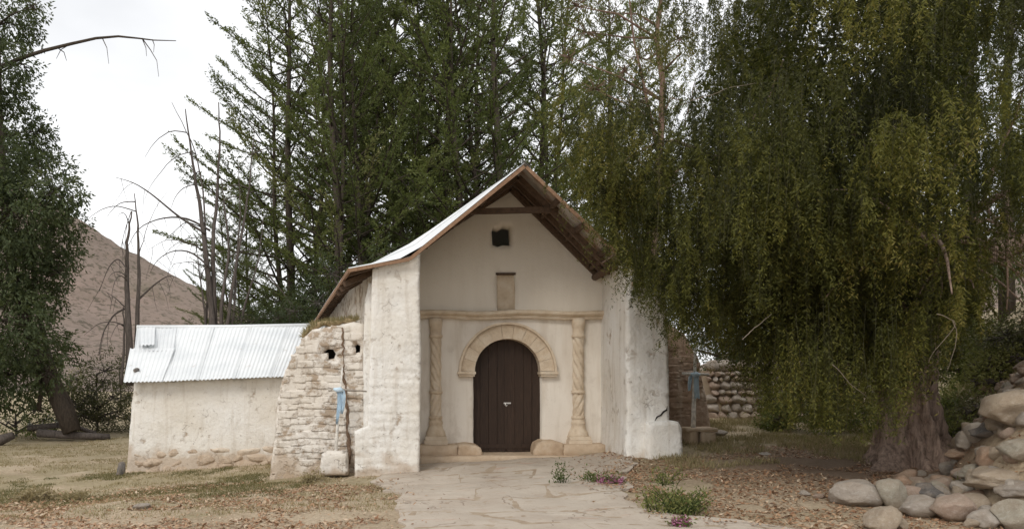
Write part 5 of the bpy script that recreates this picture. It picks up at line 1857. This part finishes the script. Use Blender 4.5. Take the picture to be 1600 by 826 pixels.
# ------------------------------------------------------------------ shrubs, weeds and undergrowth
def shrub(name, label, px0, py0, w, h, yd, mat, seed, n_blob, leaf=0.06, width=0.02, per=110, droop=0.1, cat='shrub', group='shrubs around the chapel', tint=0.45, flat=1.0, bark=M_BARK_G):
    """leafy shrub whose foot shows at (px0, py0), w x h photograph pixels"""
    rs = np.random.RandomState(seed)
    s = yd / F
    b = np.array(at(px0, py0, yd))
    bl = []
    for k in range(n_blob):
        u = rs.uniform(-0.5, 0.5); v = rs.uniform(0.15, 0.85)
        wid = 1 - 0.5 * v
        r = rs.uniform(0.16, 0.26) * min(w, h) * s
        bl.append((b[0] + u * w * s * wid, b[1] + rs.uniform(-0.4, 0.4) * w * s * flat, b[2] + v * h * s, r))
    tr = [tuple(b + np.array([0, 0, -0.1])), tuple(b + np.array([0.02, 0, h * s * 0.3])), tuple(b + np.array([-0.03, 0, h * s * 0.6]))]
    return blob_tree(name, label, tuple(b), [tr], [(0.05, 0.02)], bl, mat, bark, seed, leaf, width, per / max(0.1, (0.2 * min(w, h) * s)) ** 0.6, droop, group, tint, cat=cat)
shrub('shrub', 'broad olive brown shrub behind the left end of the outbuilding', 152, 675, 120, 120, 30, M_OLIVE, 61, 16, per=150)
shrub('shrub', 'low green shrub at the far left under the dark tree', 25, 685, 110, 70, 28.5, M_WEED, 62, 9, per=130)
shrub('shrub', 'yellow-green upright shrub between the left trunks and the outbuilding', 112, 640, 34, 76, 33, M_WEED, 63, 7, tint=0.85, per=130)
shrub('shrub', 'dark shrub thicket right behind the outbuilding ridge', 430, 560, 150, 110, 30, M_BROAD, 64, 16, tint=0.2, per=130)
shrub('shrub', 'dark bushy shrub behind the eave of the chapel', 540, 560, 130, 160, 29, M_BROAD, 65, 16, tint=0.25, per=130)
shrub('shrub', 'dark shrub behind the leafless stems', 345, 560, 90, 70, 33, M_OLIVE, 66, 9, tint=0.2, per=120)
shrub('shrub', 'small pale shrub at the foot of the hill beside the bare stems', 232, 600, 60, 40, 36, M_OLIVE, 67, 6, tint=0.8, per=120)
shrub('shrub', 'grey-green shrub just left of the outbuilding corner', 188, 640, 40, 80, 33, M_OLIVE, 75, 6, tint=0.5, per=120)
shrub('shrub', 'tall dark shrub behind the dry stone wall near the chapel', 1120, 640, 130, 190, 24, M_BROAD, 161, 18, tint=0.3, per=150)
shrub('shrub', 'tall green shrub behind the right end of the dry stone wall', 1240, 640, 170, 190, 25, M_BROAD, 162, 20, tint=0.45, per=150)
shrub('shrub', 'broad dark shrub behind the cypress trunks left of the gable', 640, 560, 150, 190, 30, M_BROAD, 163, 18, tint=0.15, per=140)
shrub('shrub', 'dark shrub between the leafless stems and the thick cypress trunk', 470, 540, 120, 120, 34, M_BROAD, 164, 14, tint=0.15, per=140)
# weedy shrubs on the bank
for k, (x, y, w, h, mat, ti, lab) in enumerate([
    (8.95, 12.7, 0.8, 0.6, M_WEED, 0.9, 'yellow-green shrub on the bank just right of the trunk'),
    (9.85, 13.7, 0.9, 0.55, M_OLIVE, 0.9, 'brownish green shrub above the white stones on the bank'),
    (10.95, 14.6, 1.2, 0.7, M_WEED, 0.98, 'yellowest shrub, high on the right bank'),
    (10.5, 15.4, 1.3, 0.9, M_WEED, 0.6, 'dark green shrub high on the bank behind the trunk'),
    (11.6, 14.6, 1.5, 1.2, M_OLIVE, 0.75, 'olive shrub at the right edge high on the bank'),
    (9.6, 14.6, 1.0, 0.7, M_WEED, 0.8, 'green shrub on the bank behind the brownish one'),
    (11.9, 16.5, 2.2, 1.6, M_WEED, 0.7, 'broad green shrub on top of the bank')]):
    ps = F / y
    shrub('shrub', lab, VX + x * ps, VY + (EYE - gz(x, y)) * ps, w * ps, h * ps, y, mat, 170 + k, 14, leaf=0.045, width=0.014, per=600, tint=ti, group='shrubs on the bank')
for k, (px, py, w, h, mat, ti, lab) in enumerate([
    (1225, 672, 60, 60, M_WEED, 0.75, 'yellow-green shrub in front of the right end of the stone wall'),
    (1300, 676, 120, 70, M_WEED, 0.55, 'leafy green shrub under the hanging pepper branches'),
    (1400, 560, 120, 120, M_BROAD, 0.35, 'dark bushy shrub behind the pepper trunk')]):
    p = hit(px, py, 9.5 if px > 1440 else 13, 60)
    shrub('shrub', lab, px, VY + (EYE - p[2]) * F / p[1], w, h, p[1], mat, 70 + k, 10, leaf=0.045, width=0.016, per=750, tint=ti, group='shrubs on the bank')

# small plants on the forecourt
def weed(name, label, px, py, n_stem, hgt, spread, seed, mat=M_WEED, petals=0, leafL=0.03, lw=0.010, tint=0.5, group='small plants on the forecourt', pmat=None, cat='plant', lean=0.5, per=30):
    rs = np.random.RandomState(seed)
    p = np.array(hit(px, py)); p[2] += 0.01
    t = empty(name, tuple(p)); tag(t, label, cat, group)
    sb = MB(); so = []; sd = []; sl = []; tips = []
    for k in range(n_stem):
        a = rs.uniform(0, 6.28); sp = rs.uniform(0, 1) * lean
        o = p + np.array([math.cos(a), math.sin(a), 0]) * rs.uniform(0, spread * 0.4) - np.array([0, 0, 0.03])
        P = curve(o, (math.cos(a) * sp, math.sin(a) * sp, 1), hgt * rs.uniform(0.6, 1.1), 5, (math.cos(a) * 0.4, math.sin(a) * 0.4, -0.15), rs, 0.2)
        sb.tube(P, list(np.linspace(0.006, 0.003, 6)), 4)
        for i in range(5):
            so.append(P[i]); sd.append(unit(P[i + 1] - P[i])); sl.append(np.linalg.norm(P[i + 1] - P[i]))
        tips.append(P[-1])
    sb.build('stems', M_WEED if mat is not M_DRY else M_TWIG, t)
    Q, tt = sprays(np.array(so), np.array(sd), np.array(sl), rs, per * 6, leafL, lw, np.full(len(so), tint), 0.9)
    mesh_quads('leaves', Q, mat, t, {'tint': tt})
    if petals:
        tips = np.array(tips)
        idx = rs.randint(0, len(tips), petals)
        C = tips[idx] + rs.normal(0, 0.022, (petals, 3))
        A = unit(rs.normal(size=(petals, 3)) + np.array([0, -0.3, 0.6])) * (0.016 if pmat is None else 0.055)
        Q = leaf_quads(C, A, np.full(petals, 0.010 if pmat is None else 0.045), rs)
        mesh_quads('flowers', Q, pmat or M_PETAL, t, {'tint': rs.uniform(0, 1, petals)})['kind'] = 'stuff'
    return t
weed('leafy_weed', 'bushy green plant growing at the right edge of the path', 1066, 802, 44, 0.36, 0.5, 81, leafL=0.026, lw=0.010, tint=0.62, per=15, lean=0.95)
weed('leafy_weed', 'sparse olive weed left of the bushy green plant', 1028, 800, 26, 0.30, 0.5, 82, tint=0.85, per=14, lean=0.9)
weed('leafy_weed', 'tall thin weed sprouting from a joint in the paving', 880, 756, 7, 0.36, 0.18, 83, tint=0.2, leafL=0.028, per=18, lean=0.35)
weed('leafy_weed', 'low green tuft between the thin weed and the pink flowers', 927, 753, 16, 0.17, 0.3, 84, tint=0.45, per=20, lean=0.8)
weed('flowering_plant', 'pink flower clump in the middle of the path', 957, 757, 30, 0.13, 0.32, 85, petals=620, tint=0.5, per=12, lean=1.0)
weed('flowering_plant', 'small pink flower clump at the bottom edge of the path', 1062, 824, 16, 0.12, 0.12, 86, petals=260, tint=0.5, per=12, lean=0.7)
weed('leafy_weed', 'small weed on the edge of the path above the bushy plant', 1040, 757, 14, 0.28, 0.4, 87, tint=0.75, per=12, lean=0.7)
weed('dry_tuft', 'larger grey-pink dry brush tuft in the field at the far left', 55, 782, 50, 0.20, 0.5, 88, mat=M_DRY, tint=0.85, per=34, leafL=0.045, lw=0.012, lean=1.4, group='dry brush tufts')
weed('dry_tuft', 'smaller dry brush tuft right of the larger one in the field', 118, 780, 36, 0.12, 0.5, 89, mat=M_DRY, tint=0.75, per=34, leafL=0.045, lw=0.012, lean=1.5, group='dry brush tufts')
weed('dry_tuft', 'dry brush tuft in front of the left cross', 488, 752, 26, 0.14, 0.4, 90, mat=M_DRY, tint=0.75, per=30, leafL=0.04, lw=0.01, lean=1.3, group='dry brush tufts')
weed('flowering_plant', 'white flowering plant under the left tree', 72, 679, 24, 0.8, 1.6, 91, petals=70, pmat=M_WHITEP, tint=0.4, per=10, lean=0.7, leafL=0.05, lw=0.018)

# logs under the left tree
def log(label, pts, r0, r1, seed):
    P = [at(a, b_, yd) for a, b_, yd in pts]
    P = [(x, y, max(z, gz(x, y) + r0 * 0.6)) for x, y, z in P]
    b = MB(); b.tube(P, list(np.linspace(r0, r1, len(P))), 9)
    b.V = [b.arr() + vec_noise(b.arr(), 3.0, r0 * 0.25, seed)]
    o = b.build('fallen_log', M_BARK_G, None); tag(o, label, 'log', 'logs under the left tree')
log('long grey fallen log lying nearest on the left field', [(60, 676, 27), (100, 679, 27), (140, 681, 27.2), (172, 682, 27.4)], 0.15, 0.11, 1)
log('crooked grey log resting behind the long one', [(45, 668, 27.5), (90, 664, 27.6), (125, 668, 27.7), (150, 676, 27.8)], 0.11, 0.07, 2)
log('dark thick log end at the left edge of the picture', [(-30, 690, 25.5), (0, 686, 25.6), (22, 680, 25.7)], 0.24, 0.14, 3)

# ------------------------------------------------------------------ grass and litter
def scatter_px(n, rs, px0, px1, py0, py1, dens=None):
    """ground points spread evenly over an area of ground in view"""
    pts = []
    Y0 = EYE * F / (py1 - VY); Y1 = EYE * F / (py0 - VY)
    y = rs.uniform(Y0, Y1, n); x = (rs.uniform(px0, px1, n) - VX) / F * y
    return x, y
def on_path(x, y, m=0.0):
    return (x > path_left(y) + m) & (x < path_right(y) - m) & (y < 15.3)
def in_building(x, y):
    return ((x > -2.75) & (x < 5.3) & (y > 14.0)) & ~((x > 0.1) & (x < 3.8) & (y < 15.25)) | ((x < -2.2) & (x > -6.5) & (y > 17.1) & (y < 20.2))
def grass(name, label, n, area, hgt, seed, mat, tint, clump=True, spread=0.06, thresh=None, off_path=True, width=0.0035, mask=None):
    rs = np.random.RandomState(seed)
    x0, x1, y0, y1 = area
    x = rs.uniform(x0, x1, n); y = rs.uniform(y0, y1, n)
    if thresh is not None:
        v = vnoise(np.stack([x * 0.9, y * 0.9, 0 * x], 1), seed) + 0.5 * vnoise(np.stack([x * 2.7, y * 2.7, 0 * x], 1), seed + 1)
        k = v > thresh; x, y = x[k], y[k]
    k = ~in_building(x, y)
    if mask is not None:
        k &= mask(x, y)
    if off_path:
        k &= ~on_path(x, y, 0.05)
    x, y = x[k], y[k]
    if clump:
        m = 7
        x = np.repeat(x, m) + rs.normal(0, spread, len(x) * m); y = np.repeat(y, m) + rs.normal(0, spread, len(y) * m)
    z = ground_z(x, y)
    h = hgt * rs.uniform(0.4, 1.3, len(x))
    D = unit(np.stack([rs.normal(0, 0.45, len(x)), rs.normal(0, 0.45, len(x)), np.ones(len(x))], 1))
    A = D * (h / 2)[:, None]
    C = np.stack([x, y, z - 0.01], 1) + A
    Q = leaf_quads(C, A, np.full(len(x), width) * (1 + y * 0.05), rs)
    o = mesh_quads(name, Q, mat, None, {'tint': np.clip(rs.normal(tint, 0.2, len(x)), 0, 1)})
    o['kind'] = 'stuff'; o['label'] = label; o['category'] = 'grass'
    return o
grass('grass', 'short green grass along the foot of the outbuilding and buttress', 9000, (-8.5, -0.3, 12.0, 17.2), 0.05, 3, M_DRY, 0.12, thresh=0.05)
grass('dry_grass', 'dry yellowish grass across the left field', 15000, (-18, -0.2, 10, 30), 0.06, 4, M_DRY, 0.72, thresh=-0.25)
grass('dry_grass', 'straw coloured grass right of the chapel', 9000, (4.3, 14, 12.5, 20), 0.12, 5, M_DRY, 0.6, thresh=-0.2)
grass('grass', 'green grass growing among the stones of the bank', 11000, (6.5, 15, 10.5, 22), 0.16, 6, M_WEED, 0.8, thresh=-0.1, mask=lambda x, y: x > np.interp(y, TOE_Y, TOE_X) + 0.1)
def litter(name, label, n, area, seed, size, tint, thresh, allow_path=0.0, weight=None):
    rs = np.random.RandomState(seed)
    x0, x1, y0, y1 = area
    x = rs.uniform(x0, x1, n); y = rs.uniform(y0, y1, n)
    v = vnoise(np.stack([x * 0.8, y * 0.8, 0 * x], 1), seed) + 0.6 * vnoise(np.stack([x * 2.4, y * 2.4, 0 * x], 1), seed + 1)
    edge = np.minimum(np.abs(x - path_left(y)), np.abs(x - path_right(y)))
    k = (v > thresh) & ~in_building(x, y)
    k &= ~on_path(x, y) | (rs.uniform(size=n) < allow_path * np.exp(-edge / 0.35))
    x, y = x[k], y[k]
    z = ground_z(x, y) + 0.006 + np.where(on_path(x, y), 0.036, 0.0)
    a = rs.uniform(0, 6.28, len(x))
    L = size * rs.uniform(0.5, 1.5, len(x))
    A = np.stack([np.cos(a), np.sin(a), rs.normal(0, 0.28, len(x))], 1) * (L / 2)[:, None]
    S = np.stack([-np.sin(a), np.cos(a), rs.normal(0, 0.4, len(x))], 1) * (L * rs.uniform(0.1, 0.26, len(x)))[:, None]
    C = np.stack([x, y, z + np.abs(A[:, 2]) * 0.8], 1)
    Q = np.stack([C - A, C + S, C + A, C - S], 1).reshape(-1, 3)
    o = mesh_quads(name, Q, M_LITTER, None, {'tint': np.clip(rs.normal(tint, 0.25, len(x)), 0, 1)})
    o['kind'] = 'stuff'; o['label'] = label; o['category'] = 'leaf litter'
litter('leaf_litter', 'dry fallen leaves strewn over the left field', 34000, (-10, 0.0, 7.6, 14.2), 13, 0.06, 0.6, -0.05, 0.4)
litter('leaf_litter', 'scattered small dry leaves between the drifts', 14000, (-10, 0.0, 7.6, 14.6), 23, 0.035, 0.7, -2.0, 0.2)
litter('leaf_litter', 'brown leaf litter under the pepper tree', 40000, (2.4, 9.5, 7.6, 15), 14, 0.05, 0.52, -0.5, 0.9)
litter('leaf_litter', 'a few dry leaves blown over the paving', 500, (-0.3, 3.6, 7.6, 15), 15, 0.04, 0.4, -2, 3.0)
# dry grass on the buttress shoulder
rs = np.random.RandomState(77)
n = 1700
f = rs.uniform(0, 1, n)
px = np.interp(f, [0, 0.25, 1], [472, 490, 560]); py = np.interp(f, [0, 0.25, 1], [528, 510, 500])
yy = YB + rs.uniform(0.1, 0.9, n)
C = np.array([at(a, b_, c_) for a, b_, c_ in zip(px, py, yy)])
A = unit(rs.normal(0, 0.5, (n, 3)) + np.array([0, 0, 1])) * rs.uniform(0.03, 0.10, n)[:, None]
Q = leaf_quads(C + A * 0.8, A, np.full(n, 0.006), rs)
o = mesh_quads('dry_grass_fringe', Q, M_DRY, butt, {'tint': np.clip(rs.normal(0.55, 0.2, n), 0, 1)})
o['kind'] = 'stuff'
print('pepper leaves', N1)
